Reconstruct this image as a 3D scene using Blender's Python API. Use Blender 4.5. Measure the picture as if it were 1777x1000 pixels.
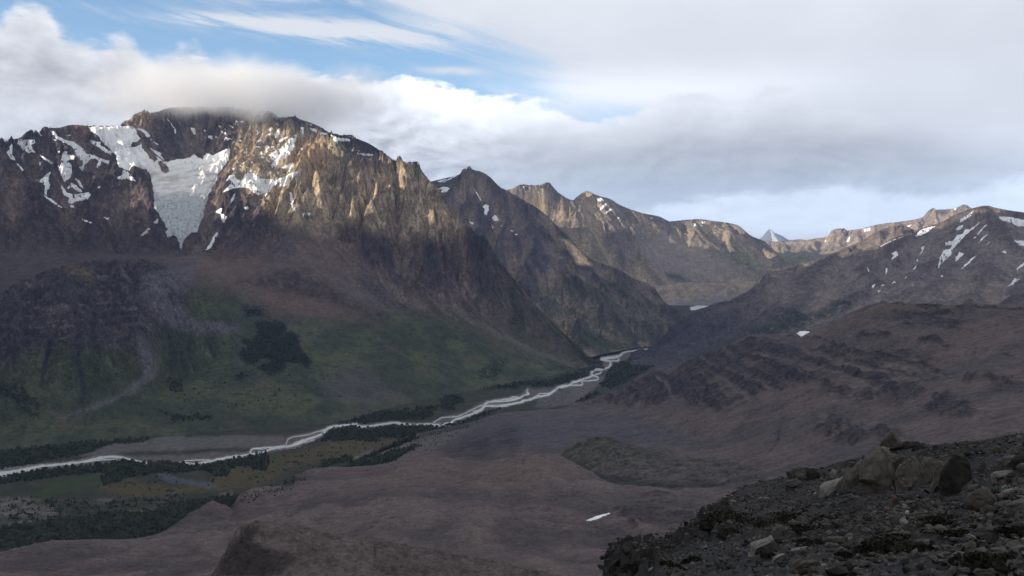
import bpy, math, random
import numpy as np

sc = bpy.context.scene
for o in list(bpy.data.objects):
    bpy.data.objects.remove(o, do_unlink=True)

# ------------------------------------------------------------------ camera
FPX, UC, VC, VHOR = 1400.0, 888.5, 500.0, 440.0      # focal length and horizon of the photograph (1777 x 1000)
PITCH = math.atan((VC - VHOR) / FPX)
cam = bpy.data.cameras.new('camera')
cam.sensor_width = 36.0
cam.lens = 36.0 * FPX / 1777.0
cam.clip_start = 0.5
cam.clip_end = 200000.0
cam_ob = bpy.data.objects.new('camera', cam)
sc.collection.objects.link(cam_ob)
cam_ob.location = (0, 0, 0)
cam_ob.rotation_euler = (math.pi / 2 - PITCH, 0, 0)
sc.camera = cam_ob

# ------------------------------------------------------------------ sun, exposure, sampling
SUN_AZ, SUN_EL = math.radians(-117.0), math.radians(11.0)   # measured from the view direction, negative = left
sl = bpy.data.lights.new('sun', 'SUN')
sl.energy = 5.0
sl.angle = math.radians(0.5)
sl.color = (1.0, 0.87, 0.69)
sun = bpy.data.objects.new('sun', sl)
sc.collection.objects.link(sun)
sun.rotation_euler = (math.pi / 2 - SUN_EL, 0, math.pi - SUN_AZ)

vs = sc.view_settings
vs.view_transform = 'Standard'
vs.look = 'None'
vs.exposure = 0.6
vs.gamma = 1.0
vs.use_curve_mapping = False
cy = sc.cycles
cy.use_denoising = True
try:
    cy.denoiser = 'OPENIMAGEDENOISE'
except Exception:
    pass
cy.max_bounces = 12
cy.diffuse_bounces = 2
cy.glossy_bounces = 1
cy.transmission_bounces = 1
cy.volume_bounces = 10
cy.transparent_max_bounces = 6
cy.volume_step_rate = 1.0
cy.volume_max_steps = 128


# ------------------------------------------------------------------ node helper
class S:
    """a shader value socket with arithmetic"""
    nt = None

    def __init__(self, s):
        self.s = s

    @staticmethod
    def m(op, *a):
        n = S.nt.nodes.new('ShaderNodeMath')
        n.operation = op
        for i, v in enumerate(a):
            if isinstance(v, S):
                S.nt.links.new(v.s, n.inputs[i])
            else:
                n.inputs[i].default_value = v
        return S(n.outputs[0])

    def __add__(s, o): return S.m('ADD', s, o)
    def __radd__(s, o): return S.m('ADD', s, o)
    def __sub__(s, o): return S.m('SUBTRACT', s, o)
    def __rsub__(s, o): return S.m('SUBTRACT', o, s)
    def __mul__(s, o): return S.m('MULTIPLY', s, o)
    def __rmul__(s, o): return S.m('MULTIPLY', s, o)
    def __truediv__(s, o): return S.m('DIVIDE', s, o)


def sstep(x, a, b):
    n = S.nt.nodes.new('ShaderNodeMapRange')
    n.interpolation_type = 'SMOOTHSTEP'
    S.nt.links.new(x.s, n.inputs['Value'])
    n.inputs['From Min'].default_value = a
    n.inputs['From Max'].default_value = b
    return S(n.outputs['Result'])


def comb(x, y, z):
    n = S.nt.nodes.new('ShaderNodeCombineXYZ')
    for i, v in enumerate((x, y, z)):
        if isinstance(v, S):
            S.nt.links.new(v.s, n.inputs[i])
        else:
            n.inputs[i].default_value = v
    return n.outputs[0]


def nz(vec, scale, detail=5.0, rough=0.5, dist=0.0):
    n = S.nt.nodes.new('ShaderNodeTexNoise')
    n.noise_dimensions = '3D'
    n.inputs['Scale'].default_value = scale
    n.inputs['Detail'].default_value = detail
    n.inputs['Roughness'].default_value = rough
    n.inputs['Distortion'].default_value = dist
    S.nt.links.new(vec, n.inputs['Vector'])
    return S(n.outputs['Fac'])


def cmix(f, a, b):
    n = S.nt.nodes.new('ShaderNodeMix')
    n.data_type = 'RGBA'
    n.clamp_factor = True
    if isinstance(f, S):
        S.nt.links.new(f.s, n.inputs[0])
    else:
        n.inputs[0].default_value = f
    for i, v in ((6, a), (7, b)):
        if isinstance(v, tuple):
            n.inputs[i].default_value = (v[0], v[1], v[2], 1)
        else:
            S.nt.links.new(v, n.inputs[i])
    return n.outputs[2]


def fcurve(x, pts, xr, yr):
    """a float curve through pts; x and y mapped from their ranges to 0..1 and back"""
    n = S.nt.nodes.new('ShaderNodeFloatCurve')
    c = n.mapping.curves[0]
    P = [((p[0] - xr[0]) / (xr[1] - xr[0]), (p[1] - yr[0]) / (yr[1] - yr[0])) for p in pts]
    while len(c.points) < len(P):
        c.points.new(0.5, 0.5)
    for q, p in zip(c.points, P):
        q.location = p
    n.mapping.update()
    t = (x - xr[0]) / (xr[1] - xr[0])
    S.nt.links.new(t.s, n.inputs['Value'])
    return S(n.outputs[0]) * (yr[1] - yr[0]) + yr[0]


# ------------------------------------------------------------------ sky: Nishita air with cloud layers by direction
world = bpy.data.worlds.new('World')
sc.world = world
world.use_nodes = True
S.nt = wt = world.node_tree
wt.nodes.clear()
WOUT = wt.nodes.new('ShaderNodeOutputWorld')
BG = wt.nodes.new('ShaderNodeBackground')
SKY_STRENGTH = 0.1
BG.inputs['Strength'].default_value = 0.066        # cloud radiances below are given for 0.1 at exposure 0
wt.links.new(BG.outputs[0], WOUT.inputs[0])
sky = wt.nodes.new('ShaderNodeTexSky')
sky.sky_type = 'NISHITA'
sky.sun_disc = False
sky.sun_elevation = SUN_EL
sky.sun_rotation = SUN_AZ
sky.altitude = 1200.0
sky.air_density = 1.0
sky.dust_density = 0.4
sky.ozone_density = 2.0
tc = wt.nodes.new('ShaderNodeTexCoord')
sp = wt.nodes.new('ShaderNodeSeparateXYZ')
wt.links.new(tc.outputs['Generated'], sp.inputs[0])
dx, dy, dz = S(sp.outputs[0]), S(sp.outputs[1]), S(sp.outputs[2])
# azimuth and elevation, counted in the units of 1/1400 rad so that they read like the photograph's scale
AZ = S.m('ARCTAN2', dx, dy) * FPX              # 0 straight ahead, + right
EL = S.m('ARCSINE', dz) * FPX                  # 0 at the horizon, + up


def au(u): return FPX * math.atan((u - UC) / FPX)
def ev(v): return FPX * math.atan((VHOR - v) / FPX)


dvec = tc.outputs['Generated']
vflat = comb(dx * 1.0, dy * 1.0, dz * 2.2)
n_big = nz(vflat, 5.0, 4, 0.5)
n_mid = nz(vflat, 15.0, 9, 0.60, 0.25)
n_off = nz(comb(dx * 1.0 + 0.010, dy * 1.0, dz * 2.2 - 0.016), 15.0, 9, 0.60, 0.25)
n_fine = nz(vflat, 36.0, 9, 0.66, 0.4)
relief = (n_mid - n_off) * 1.0                    # light from the upper left on the billows
n_soft = nz(comb(dx, dy, dz * 1.6), 9.0, 2, 0.45)
billow = (n_mid - 0.5) * 1.5 + (n_fine - 0.5) * 0.6
# cirrus: drawn out sideways, slightly tilted
vcir = comb(AZ * 0.0016 + EL * 0.0008, EL * 0.0085 + AZ * 0.0016, 0.3)
n_cir = nz(vcir, 2.4, 12, 0.68, 1.6)


def blob(u, v, su, sv):
    a = (AZ - au(u)) / su
    e = (EL - ev(v)) / sv
    return S.m('EXPONENT', (a * a + e * e) * -0.5)


# clear sky
hsv = wt.nodes.new('ShaderNodeHueSaturation')
hsv.inputs['Saturation'].default_value = 0.98
hsv.inputs['Value'].default_value = 2.45
wt.links.new(sky.outputs[0], hsv.inputs['Color'])
SKY_VALUE = hsv.inputs['Value']
col = hsv.outputs[0]


def lit(c): return tuple(k / SKY_STRENGTH for k in c)


# cirrus streaks over the blue
cir = sstep(n_cir, 0.48, 0.72) * 0.14 + blob(380, 8, 190, 15) * sstep(n_cir, 0.30, 0.62) * 0.80 \
    + blob(640, 72, 190, 17) * sstep(n_cir, 0.30, 0.60) * 0.9 + blob(470, 66, 150, 8) * sstep(n_cir, 0.25, 0.6) * 0.75 \
    + blob(790, 128, 45, 6) * sstep(n_mid, 0.35, 0.6) * 0.8
col = cmix(sstep(cir, 0.0, 1.0), col, lit((0.80, 0.84, 0.90)))
# high even cloud sheet, clear only in the upper left of the view
edge = fcurve(EL, [(ev(240), au(1150)), (ev(190), au(1010)), (ev(150), au(930)), (ev(100), au(870)), (ev(60), au(780)), (ev(0), au(640)), (ev(-150), au(350)), (ev(-350), au(50))],
              (ev(240), ev(-350)), (-900.0, 400.0))
hi = sstep(AZ - edge + (n_big - 0.5) * 420.0 + (n_cir - 0.5) * 330.0, -170.0, 170.0)
left_far = sstep(AZ * -1.0, 860.0, 1250.0)                          # the sheet closes again left of the view
top_far = sstep(EL + (n_big - 0.5) * 300.0, 560.0, 900.0)
hi = S.m('MAXIMUM', S.m('MAXIMUM', hi, left_far), top_far)
hi_l = 0.815 + (n_big - 0.5) * 0.16 + (n_soft - 0.5) * 0.10 + blob(1130, 165, 260, 26) * 0.26 - blob(1560, 150, 260, 60) * 0.06 + blob(1250, 40, 500, 60) * 0.03
hi_c = wt.nodes.new('ShaderNodeCombineColor')
for i, k in enumerate((0.965, 1.0, 1.065)):
    wt.links.new((hi_l * (k / SKY_STRENGTH)).s, hi_c.inputs[i])
col = cmix(hi, col, hi_c.outputs[0])
# middle cumulus and the grey deck over the far ridges
e_top = fcurve(AZ, [(-900, ev(150)), (au(520), ev(150)), (au(640), ev(146)), (au(740), ev(152)), (au(820), ev(172)), (au(900), ev(176)), (au(980), ev(196)), (au(1060), ev(212)),
                    (au(1130), ev(190)), (au(1200), ev(172)), (au(1260), ev(196)), (au(1340), ev(168)), (au(1420), ev(190)), (au(1560), ev(215)), (au(1777), ev(240)), (1000, ev(230))],
               (-900.0, 1000.0), (0.0, 400.0))
hgt = e_top - EL + billow * 60.0
soft = sstep(AZ, au(1250), au(1700)) * 60.0 + 16.0
mid = sstep((hgt + 8.0) / soft, 0.0, 1.0)
below = sstep(EL, 60.0, -160.0)
tex = (n_mid - 0.5) * 0.50 + relief * 0.8 + (n_fine - 0.5) * 0.30 + (n_big - 0.5) * 0.2
mleft = sstep(AZ * -1.0, au(980) * -1.0, au(700) * -1.0)
ml = 0.75 + tex * (0.34 + mleft * 0.95) + sstep(hgt, 80.0, 0.0) * (0.13 + mleft * 0.14) \
    - blob(1480, 285, 320, 36) * 0.20 - blob(1060, 300, 190, 45) * 0.08 + blob(1777, 290, 70, 80) * 0.14 \
    + blob(790, 195, 60, 30) * 0.26 + blob(960, 200, 80, 20) * 0.16 + blob(660, 165, 60, 16) * 0.12 + blob(860, 190, 240, 34) * 0.09 + blob(700, 235, 150, 40) * 0.05
# pale band under the deck
e_bot = fcurve(AZ, [(-900, -60), (au(900), -60), (au(1010), ev(425)), (au(1080), ev(365)), (au(1180), ev(350)), (au(1300), ev(338)), (au(1460), ev(332)), (au(1600), ev(344)), (au(1777), ev(330)), (1000, ev(330))],
               (-900.0, 1000.0), (-100.0, 200.0))
pale = sstep(e_bot - EL + billow * 30.0, -6.0, 18.0)
ml = ml + pale * 0.36
bluish = sstep(EL, 190.0, 90.0)
m_a = wt.nodes.new('ShaderNodeCombineColor')
for i, k in enumerate((0.97, 1.0, 1.06)):
    wt.links.new((ml * (k / SKY_STRENGTH)).s, m_a.inputs[i])
m_b = wt.nodes.new('ShaderNodeCombineColor')
for i, k in enumerate((0.90, 1.0, 1.08)):
    wt.links.new((ml * (k / SKY_STRENGTH)).s, m_b.inputs[i])
mcol = cmix(bluish, m_a.outputs[0], m_b.outputs[0])
col = cmix(mid, col, mcol)
# the cumulus bank behind and over the left mountain
e_bank = fcurve(AZ, [(-900, ev(80)), (au(-40), ev(90)), (au(5), ev(88)), (au(40), ev(60)), (au(70), ev(52)), (au(100), ev(72)), (au(130), ev(100)), (au(175), ev(108)), (au(225), ev(92)), (au(265), ev(112)),
                     (au(300), ev(108)), (au(335), ev(94)), (au(370), ev(112)), (au(410), ev(132)), (au(480), ev(146)), (au(560), ev(166)), (au(630), ev(205)), (au(690), ev(280)), (1000, ev(420))],
                (-900.0, 1000.0), (0.0, 420.0))
bh = e_bank - EL - 9.0 + billow * 46.0
bank = sstep(bh, -6.0, 22.0)
bl = 0.69 + sstep(bh, 70.0, 4.0) * 0.20 + relief * 0.55 + (n_mid - 0.5) * 0.36 + (n_fine - 0.5) * 0.06 + (n_big - 0.5) * 0.14 + blob(60, 225, 120, 26) * 0.12 + blob(70, 75, 40, 25) * 0.08 - blob(330, 170, 190, 26) * 0.07 - blob(600, 200, 50, 25) * 0.10
b_c = wt.nodes.new('ShaderNodeCombineColor')
for i, k in enumerate((0.99, 1.0, 1.045)):
    wt.links.new((bl * (k / SKY_STRENGTH)).s, b_c.inputs[i])
col = cmix(bank, col, b_c.outputs[0])
wt.links.new(col, BG.inputs['Color'])


# ------------------------------------------------------------------ projection helpers (photo pixel <-> direction)
CP, SP = math.cos(PITCH), math.sin(PITCH)
f32 = np.float32


def ray(u, v):
    x = (np.asarray(u, float) - UC) / FPX
    zc = (VC - np.asarray(v, float)) / FPX
    y = CP + SP * zc
    z = -SP + CP * zc
    return np.arctan2(x, y), z / np.hypot(x, y)


def P3(u, v, r):
    a, t = ray(u, v)
    return np.array([r * np.sin(a), r * np.cos(a), r * t])


def proj(x, y, z):
    yc = CP * y - SP * z
    zc = SP * y + CP * z
    yc = np.maximum(yc, 1e-3)
    return UC + FPX * x / yc, VC - FPX * zc / yc


# ------------------------------------------------------------------ noise
def h32(ix, iy, seed):
    h = (ix.astype(np.int64) * 374761393 + iy.astype(np.int64) * 668265263 + seed * 1274126177) & 0xffffffff
    h = ((h ^ (h >> 13)) * 1274126177) & 0xffffffff
    h = ((h ^ (h >> 16)) * 2246822519) & 0xffffffff
    return (h ^ (h >> 15)) & 0xffffffff


def gnoise(x, y, seed=0):
    ix, iy = np.floor(x), np.floor(y)
    fx, fy = (x - ix).astype(f32), (y - iy).astype(f32)
    ix, iy = ix.astype(np.int64), iy.astype(np.int64)
    wx = fx * fx * fx * (fx * (fx * 6 - 15) + 10)
    wy = fy * fy * fy * (fy * (fy * 6 - 15) + 10)
    out = []
    for j in (0, 1):
        for i in (0, 1):
            a = (h32(ix + i, iy + j, seed) & 1023).astype(f32) * f32(2 * math.pi / 1024)
            out.append(np.cos(a) * (fx - i) + np.sin(a) * (fy - j))
    a = out[0] + (out[1] - out[0]) * wx
    b = out[2] + (out[3] - out[2]) * wx
    return (a + (b - a) * wy) * 1.5


def fbm(x, y, lam, octs=5, gain=0.5, seed=0, ridged=False):
    s, amp, f, tot = 0, 1.0, 1.0 / lam, 0
    for o in range(octs):
        n = gnoise(x * f + 17.3 * o, y * f - 9.1 * o, seed + o)
        if ridged:
            n = 1 - 2 * np.abs(n)
        s = s + amp * n
        tot += amp
        amp *= gain
        f *= 2.03
    return (s / tot).astype(f32)


def erosion(x, y, gx, gy, lam, octs, seed, gain=0.5):
    """gullies that run down the slope given by the gradient (gx, gy); roughly -1..1"""
    wx_ = fbm(x, y, lam * 1.4, 4, 0.55, seed + 900) * lam * 0.38
    wy_ = fbm(x, y, lam * 1.4, 4, 0.55, seed + 950) * lam * 0.38
    x, y = x + wx_, y + wy_
    h = np.zeros(x.shape, f32)
    hx = np.zeros(x.shape, f32)
    hy = np.zeros(x.shape, f32)
    amp = 1.0
    for o in range(octs):
        f = 1.0 / lam
        qx, qy = gx + hx, gy + hy
        L = np.hypot(qx, qy) + 1e-4
        sx, sy = (-qy / L).astype(f32), (qx / L).astype(f32)
        px, py = x * f, y * f
        ix, iy = np.floor(px), np.floor(py)
        fx, fy = (px - ix).astype(f32), (py - iy).astype(f32)
        ix, iy = ix.astype(np.int64), iy.astype(np.int64)
        va = np.zeros(x.shape, f32)
        vd = np.zeros(x.shape, f32)
        wt_ = np.zeros(x.shape, f32)
        for i in (-1, 0, 1):
            for j in (-1, 0, 1):
                hh = h32(ix + i, iy + j, seed + o)
                ox = ((hh & 1023).astype(f32) / 1023 - 0.5) * 0.7 + 0.5
                oy = (((hh >> 10) & 1023).astype(f32) / 1023 - 0.5) * 0.7 + 0.5
                ax, ay = fx - i - ox, fy - j - oy
                w = np.exp(-3.2 * (ax * ax + ay * ay))
                m = (ax * sx + ay * sy) * f32(2 * math.pi)
                va += w * np.cos(m)
                vd -= w * np.sin(m)
                wt_ += w
        va /= wt_
        vd /= wt_
        mg = np.sqrt(va * va + vd * vd)
        h += amp * (0.35 * va + 0.65 * mg * (1 - 2 * (np.abs(np.arctan2(-vd, va)) / f32(math.pi)) ** 0.85))   # crisp ribs
        k = amp * 0.45
        hx += k * vd * sx
        hy += k * vd * sy
        amp *= gain
        lam *= 0.5
    return h


# ------------------------------------------------------------------ interpolation
def pchip(xq, x, y):
    x = np.asarray(x, float)
    y = np.asarray(y, float)
    o = np.argsort(x)
    x, y = x[o], y[o]
    if len(x) == 2:
        return np.interp(xq, x, y)
    hgt = np.diff(x)
    d = np.diff(y) / hgt
    m = np.zeros_like(y)
    m[0], m[-1] = d[0], d[-1]
    same = d[:-1] * d[1:] > 0
    w1, w2 = 2 * hgt[1:] + hgt[:-1], hgt[1:] + 2 * hgt[:-1]
    with np.errstate(divide='ignore', invalid='ignore'):
        hm = (w1 + w2) / (w1 / d[:-1] + w2 / d[1:])
    m[1:-1] = np.where(same, hm, 0)
    q = np.clip(xq, x[0], x[-1])
    k = np.clip(np.searchsorted(x, q, side='right') - 1, 0, len(x) - 2)
    t = (q - x[k]) / hgt[k]
    t2, t3 = t * t, t * t * t
    return y[k] * (2 * t3 - 3 * t2 + 1) + m[k] * hgt[k] * (t3 - 2 * t2 + t) + y[k + 1] * (3 * t2 - 2 * t3) + m[k + 1] * hgt[k] * (t3 - t2)


FLOOR_Z = -700.0


def floor_r(u, v):
    a, t = ray(u, v)
    return FLOOR_Z / t


class Grid:
    pass


def loft(u0, u1, ncol, curves, segs):
    """surface through curves of (photo u, photo v, ground distance), near to far.
    A curve may also be ('back', dr, dz): the previous one moved away by dr and down by dz."""
    g = Grid()
    uu = np.linspace(u0, u1, ncol)
    az = np.arctan((uu - UC) / FPX)
    R, Z = [], []
    for c in curves:
        if c[0] == 'back':
            R.append(R[-1] + c[1])
            Z.append(Z[-1] - c[2])
            continue
        if c[0] == 'sub':                                     # pushed below its own place (a foot under the valley floor)
            dr, dz_, c = c[1], c[2], c[3]
        else:
            dr, dz_ = 0, 0
        A, r_, z_ = [], [], []
        for p in c:
            a, t = ray(p[0], p[1])
            r = p[2] if len(p) > 2 else FLOOR_Z / t
            A.append(float(a)); r_.append(r + dr); z_.append(r * t + dz_)
        R.append(pchip(az, A, r_))
        Z.append(pchip(az, A, z_))
    R, Z = np.array(R), np.array(Z)
    K = len(R)
    T = np.concatenate([np.linspace(k, k + 1, n, endpoint=False) for k, n in enumerate(segs)] + [[K - 1.0]])

    def herm(Y):
        d = np.diff(Y, axis=0)
        m = np.zeros_like(Y)
        m[0], m[-1] = d[0], d[-1]
        a, b = d[:-1], d[1:]
        with np.errstate(divide='ignore', invalid='ignore'):
            hm = 2 * a * b / (a + b)
        m[1:-1] = np.where(a * b > 0, hm, 0)
        k = np.minimum(T.astype(int), K - 2)
        t = (T - k)[:, None]
        t2, t3 = t * t, t * t * t
        return Y[k] * (2 * t3 - 3 * t2 + 1) + m[k] * (t3 - 2 * t2 + t) + Y[k + 1] * (3 * t2 - 2 * t3) + m[k + 1] * (t3 - t2)
    g.r, g.z0 = herm(R), herm(Z)
    g.az, g.T, g.R, g.Z, g.uu = az, T, R, Z, uu
    g.x = g.r * np.sin(az)[None, :]
    g.y = g.r * np.cos(az)[None, :]
    g.z = g.z0.copy()
    grad(g)
    return g


def grad(g):
    xi, xj = np.gradient(g.x, axis=0), np.gradient(g.x, axis=1)
    yi, yj = np.gradient(g.y, axis=0), np.gradient(g.y, axis=1)
    zi, zj = np.gradient(g.z, axis=0), np.gradient(g.z, axis=1)
    det = xi * yj - xj * yi
    det = np.where(np.abs(det) < 1e-9, 1e-9, det)
    g.gx = ((zi * yj - zj * yi) / det).astype(f32)
    g.gy = ((xi * zj - xj * zi) / det).astype(f32)
    g.slope = np.clip(np.hypot(g.gx, g.gy), 0, 6)


def box(a, n):
    k = np.ones(n) / n
    p = np.pad(a, n // 2, mode='edge')
    return np.convolve(p, k, mode='valid')[:len(a)]


def fix_sil(g, k, width=0.4, sm=5):
    """raise or lower the crest, column by column, to the traced skyline"""
    tgt = g.Z[k] / g.R[k]
    lo = np.searchsorted(g.T, k - 1.0)
    j = np.arange(g.r.shape[1])
    for wd, n in ((width, max(9, 2 * sm + 1)), (width * 0.45, 3), (width * 0.2, 1), (width * 0.1, 1)):
        el = g.z / g.r
        i = lo + np.argmax(el[lo:], axis=0)
        d = (tgt - el[i, j]) * g.r[i, j]
        if n > 1:
            d = box(d, n)
        g.z += d[None, :] * np.exp(-((g.T[:, None] - g.T[i][None, :]) / wd) ** 2)


def finish(g):
    g.u, g.v = proj(g.x, g.y, g.z)
    el = g.z / g.r
    cm = np.maximum.accumulate(el, axis=0)
    g.vis = el >= cm - 0.0012
    grad(g)


# ------------------------------------------------------------------ masks traced in the photograph, laid on the ground they cover
def sdist(u, v, poly):
    """signed pixel distance to a polygon, + inside"""
    p = np.asarray(poly, float)
    q = np.roll(p, -1, axis=0)
    d2 = np.full(u.shape, 1e12)
    ins = np.zeros(u.shape, bool)
    for (ax, ay), (bx, by) in zip(p, q):
        ex, ey = bx - ax, by - ay
        L = ex * ex + ey * ey + 1e-9
        t = np.clip(((u - ax) * ex + (v - ay) * ey) / L, 0, 1)
        d2 = np.minimum(d2, (u - ax - t * ex) ** 2 + (v - ay - t * ey) ** 2)
        if by != ay:
            c = (ay > v) != (by > v)
            xx = ax + (v - ay) * ex / (by - ay)
            ins ^= c & (u < xx)
    d = np.sqrt(d2)
    return np.where(ins, d, -d)


def pmask(g, poly, w=6.0, warp=6.0, lam=None, seed=5):
    """0..1 coverage of a polygon with ragged edges"""
    p = np.asarray(poly, float)
    m = np.zeros(g.u.shape, f32)
    mg = w + warp * 1.5 + 3
    b = (g.u > p[:, 0].min() - mg) & (g.u < p[:, 0].max() + mg) & (g.v > p[:, 1].min() - mg) & (g.v < p[:, 1].max() + mg)
    if not b.any():
        return m
    u, v = g.u[b], g.v[b]
    lm = lam or 26.0
    du = fbm(u, v * 1.6, lm, 4, 0.55, seed) * warp
    dv = fbm(u, v * 1.6, lm, 4, 0.55, seed + 40) * warp * 0.7
    s = sdist(u + du, v + dv, p)
    m[b] = np.clip(s / w * 0.5 + 0.5, 0, 1)
    return m * m * (3 - 2 * m)


def zm(x0, y0, s, pts):
    """points read off an enlargement of the photograph"""
    return [(x0 + p[0] / s, y0 + p[1] / s) + tuple(p[2:]) for p in pts]


def smooth(x, a, b):
    t = np.clip((x - a) / (b - a), 0, 1)
    return t * t * (3 - 2 * t)


def lerp(c, d, m):
    return c + (np.asarray(d, f32) - c) * m[..., None]


# ------------------------------------------------------------------ mesh output
def link(name, me, mat=None, parent=None, **props):
    ob = bpy.data.objects.new(name, me)
    sc.collection.objects.link(ob)
    if mat is not None and me is not None and not me.materials:
        me.materials.append(mat)
    if parent is not None:
        ob.parent = parent
    for k, v in props.items():
        ob[k] = v
    return ob


def mesh_np(name, co, faces, col=None, smooth_=True, tone=1.0, rock=None):
    """faces: (n, 3) or (n, 4) index array"""
    me = bpy.data.meshes.new(name)
    n, k = faces.shape
    me.vertices.add(len(co))
    me.vertices.foreach_set('co', np.ascontiguousarray(co, f32).ravel())
    me.loops.add(n * k)
    me.loops.foreach_set('vertex_index', np.ascontiguousarray(faces, np.int32).ravel())
    me.polygons.add(n)
    me.polygons.foreach_set('loop_start', np.arange(0, n * k, k, dtype=np.int32))
    me.polygons.foreach_set('use_smooth', np.full(n, smooth_, bool))
    if col is not None:
        at = me.color_attributes.new('Col', 'FLOAT_COLOR', 'POINT')
        c4 = np.ones((len(co), 4), f32)
        c4[:, :3] = col.reshape(-1, 3) * tone
        c4[:, 3] = 0.0 if rock is None else np.clip(rock, 0, 1).ravel()      # alpha: how much bare rock
        at.data.foreach_set('color', c4.ravel())
    me.update(calc_edges=True)
    me.validate()
    return me


def grid_faces(nr, nc, keep=None):
    idx = np.arange(nr * nc).reshape(nr, nc)
    q = np.stack([idx[:-1, :-1], idx[:-1, 1:], idx[1:, 1:], idx[1:, :-1]], axis=-1)
    if keep is not None:
        q = q[keep]
    return q.reshape(-1, 4)


def grid_obj(name, g, col, mat, tone=1.0, rock=None, **props):
    co = np.stack([g.x, g.y, g.z], axis=-1).reshape(-1, 3)
    me = mesh_np(name, co, grid_faces(*g.x.shape), col, True, tone, rock)
    return link(name, me, mat, **props)


# ------------------------------------------------------------------ materials
def newmat(name):
    m = bpy.data.materials.new(name)
    m.use_nodes = True
    nt = m.node_tree
    b = nt.nodes['Principled BSDF']
    S.nt = nt
    return m, nt, b


def terrain_mat(name, s1, s2, var=0.5, bump=0.6, bdist=3.0, rough=0.95, spec=0.15, strata=0.0):
    """ground colour from the mesh, broken up by grain at two sizes (metres) and fine relief"""
    m, nt, b = newmat(name)
    at = nt.nodes.new('ShaderNodeAttribute')
    at.attribute_name = 'Col'
    geo = nt.nodes.new('ShaderNodeNewGeometry')
    pos = geo.outputs['Position']
    a = nz(pos, 1.0 / s1, 6, 0.65)
    c = nz(pos, 1.0 / s2, 6, 0.6)
    f = (a - 0.5) * (2.2 * var) + (c - 0.5) * (1.4 * var) + 1.0
    if strata:
        w = nt.nodes.new('ShaderNodeVectorMath')
        w.operation = 'MULTIPLY'
        w.inputs[1].default_value = (0.12, 0.12, 1.0)
        nt.links.new(pos, w.inputs[0])
        f = f + (nz(w.outputs[0], 1.0 / strata, 5, 0.6) - 0.5) * (0.7 * var)
    k = nz(pos, 1.0 / (s1 * 0.45), 4, 0.7)
    f = f * (1.0 - sstep(k, 0.56, 0.68) * (0.5 * min(var, 1.0)))
    # joints and clefts where the rock is bare: fine dark lines, mostly running down the face
    sq = nt.nodes.new('ShaderNodeVectorMath')
    sq.operation = 'MULTIPLY'
    sq.inputs[1].default_value = (1.0, 1.0, 0.2)
    nt.links.new(pos, sq.inputs[0])
    rockm = S(at.outputs['Alpha'])
    c1 = nz(sq.outputs[0], 0.55 / s1, 7, 0.62, 0.6)
    c2 = nz(sq.outputs[0], 1.7 / s1, 5, 0.6, 0.4)
    cr1 = sstep(1.0 - S.m('ABSOLUTE', (c1 - 0.5) * 2.0), 0.80, 0.985)
    cr2 = sstep(1.0 - S.m('ABSOLUTE', (c2 - 0.5) * 2.0), 0.80, 0.985)
    f = f * (1.0 + rockm * (0.40 - cr1 * 0.50 - cr2 * 0.25)) + rockm * sstep(c1, 0.56, 0.72) * 0.35
    f = S.m('MAXIMUM', f, 0.18)
    vm = nt.nodes.new('ShaderNodeVectorMath')
    vm.operation = 'SCALE'
    nt.links.new(at.outputs['Color'], vm.inputs[0])
    nt.links.new(f.s, vm.inputs['Scale'])
    nt.links.new(vm.outputs[0], b.inputs['Base Color'])
    b.inputs['Roughness'].default_value = rough
    b.inputs['Specular IOR Level'].default_value = spec
    bp = nt.nodes.new('ShaderNodeBump')
    bp.inputs['Strength'].default_value = bump
    bp.inputs['Distance'].default_value = bdist
    nt.links.new((a + c * 0.6).s, bp.inputs['Height'])
    nt.links.new(bp.outputs[0], b.inputs['Normal'])
    return m


def plain_mat(name, c1, c2, scale, rough=0.9, spec=0.2, bump=0.0, bdist=0.05, detail=6, lo=0.3, hi=0.7, coords='Object'):
    m, nt, b = newmat(name)
    t = nt.nodes.new('ShaderNodeTexCoord')
    n = nz(t.outputs[coords], scale, detail, 0.62)
    c = cmix(sstep(n, lo, hi), c1, c2)
    nt.links.new(c, b.inputs['Base Color'])
    b.inputs['Roughness'].default_value = rough
    b.inputs['Specular IOR Level'].default_value = spec
    if bump:
        bp = nt.nodes.new('ShaderNodeBump')
        bp.inputs['Strength'].default_value = bump
        bp.inputs['Distance'].default_value = bdist
        nt.links.new(n.s, bp.inputs['Height'])
        nt.links.new(bp.outputs[0], b.inputs['Normal'])
    return m


M_FAR = terrain_mat('far_rock', 20.0, 70.0, 0.72, 1.0, 12.0, strata=24.0)
M_MID = terrain_mat('hill_ground', 11.0, 50.0, 1.0, 1.0, 4.5)
M_NEAR = terrain_mat('scree_ground', 5.0, 24.0, 0.9, 1.0, 1.8)
M_FOOT = terrain_mat('near_scree', 0.10, 0.9, 0.85, 0.9, 0.05)
M_SNOW = plain_mat('snow', (0.86, 0.87, 0.88), (0.62, 0.62, 0.61), 3.0, 0.6, 0.3, 0.3, 2.0, coords='Generated')
M_SNOW_DIRTY_HAZY = plain_mat('old_hazy_snow', (0.42, 0.40, 0.38), (0.62, 0.61, 0.60), 9.0, 0.8, 0.2, coords='Generated')  # dusty old snow, and far snow greyed to paint haze
M_WATER = None


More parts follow.
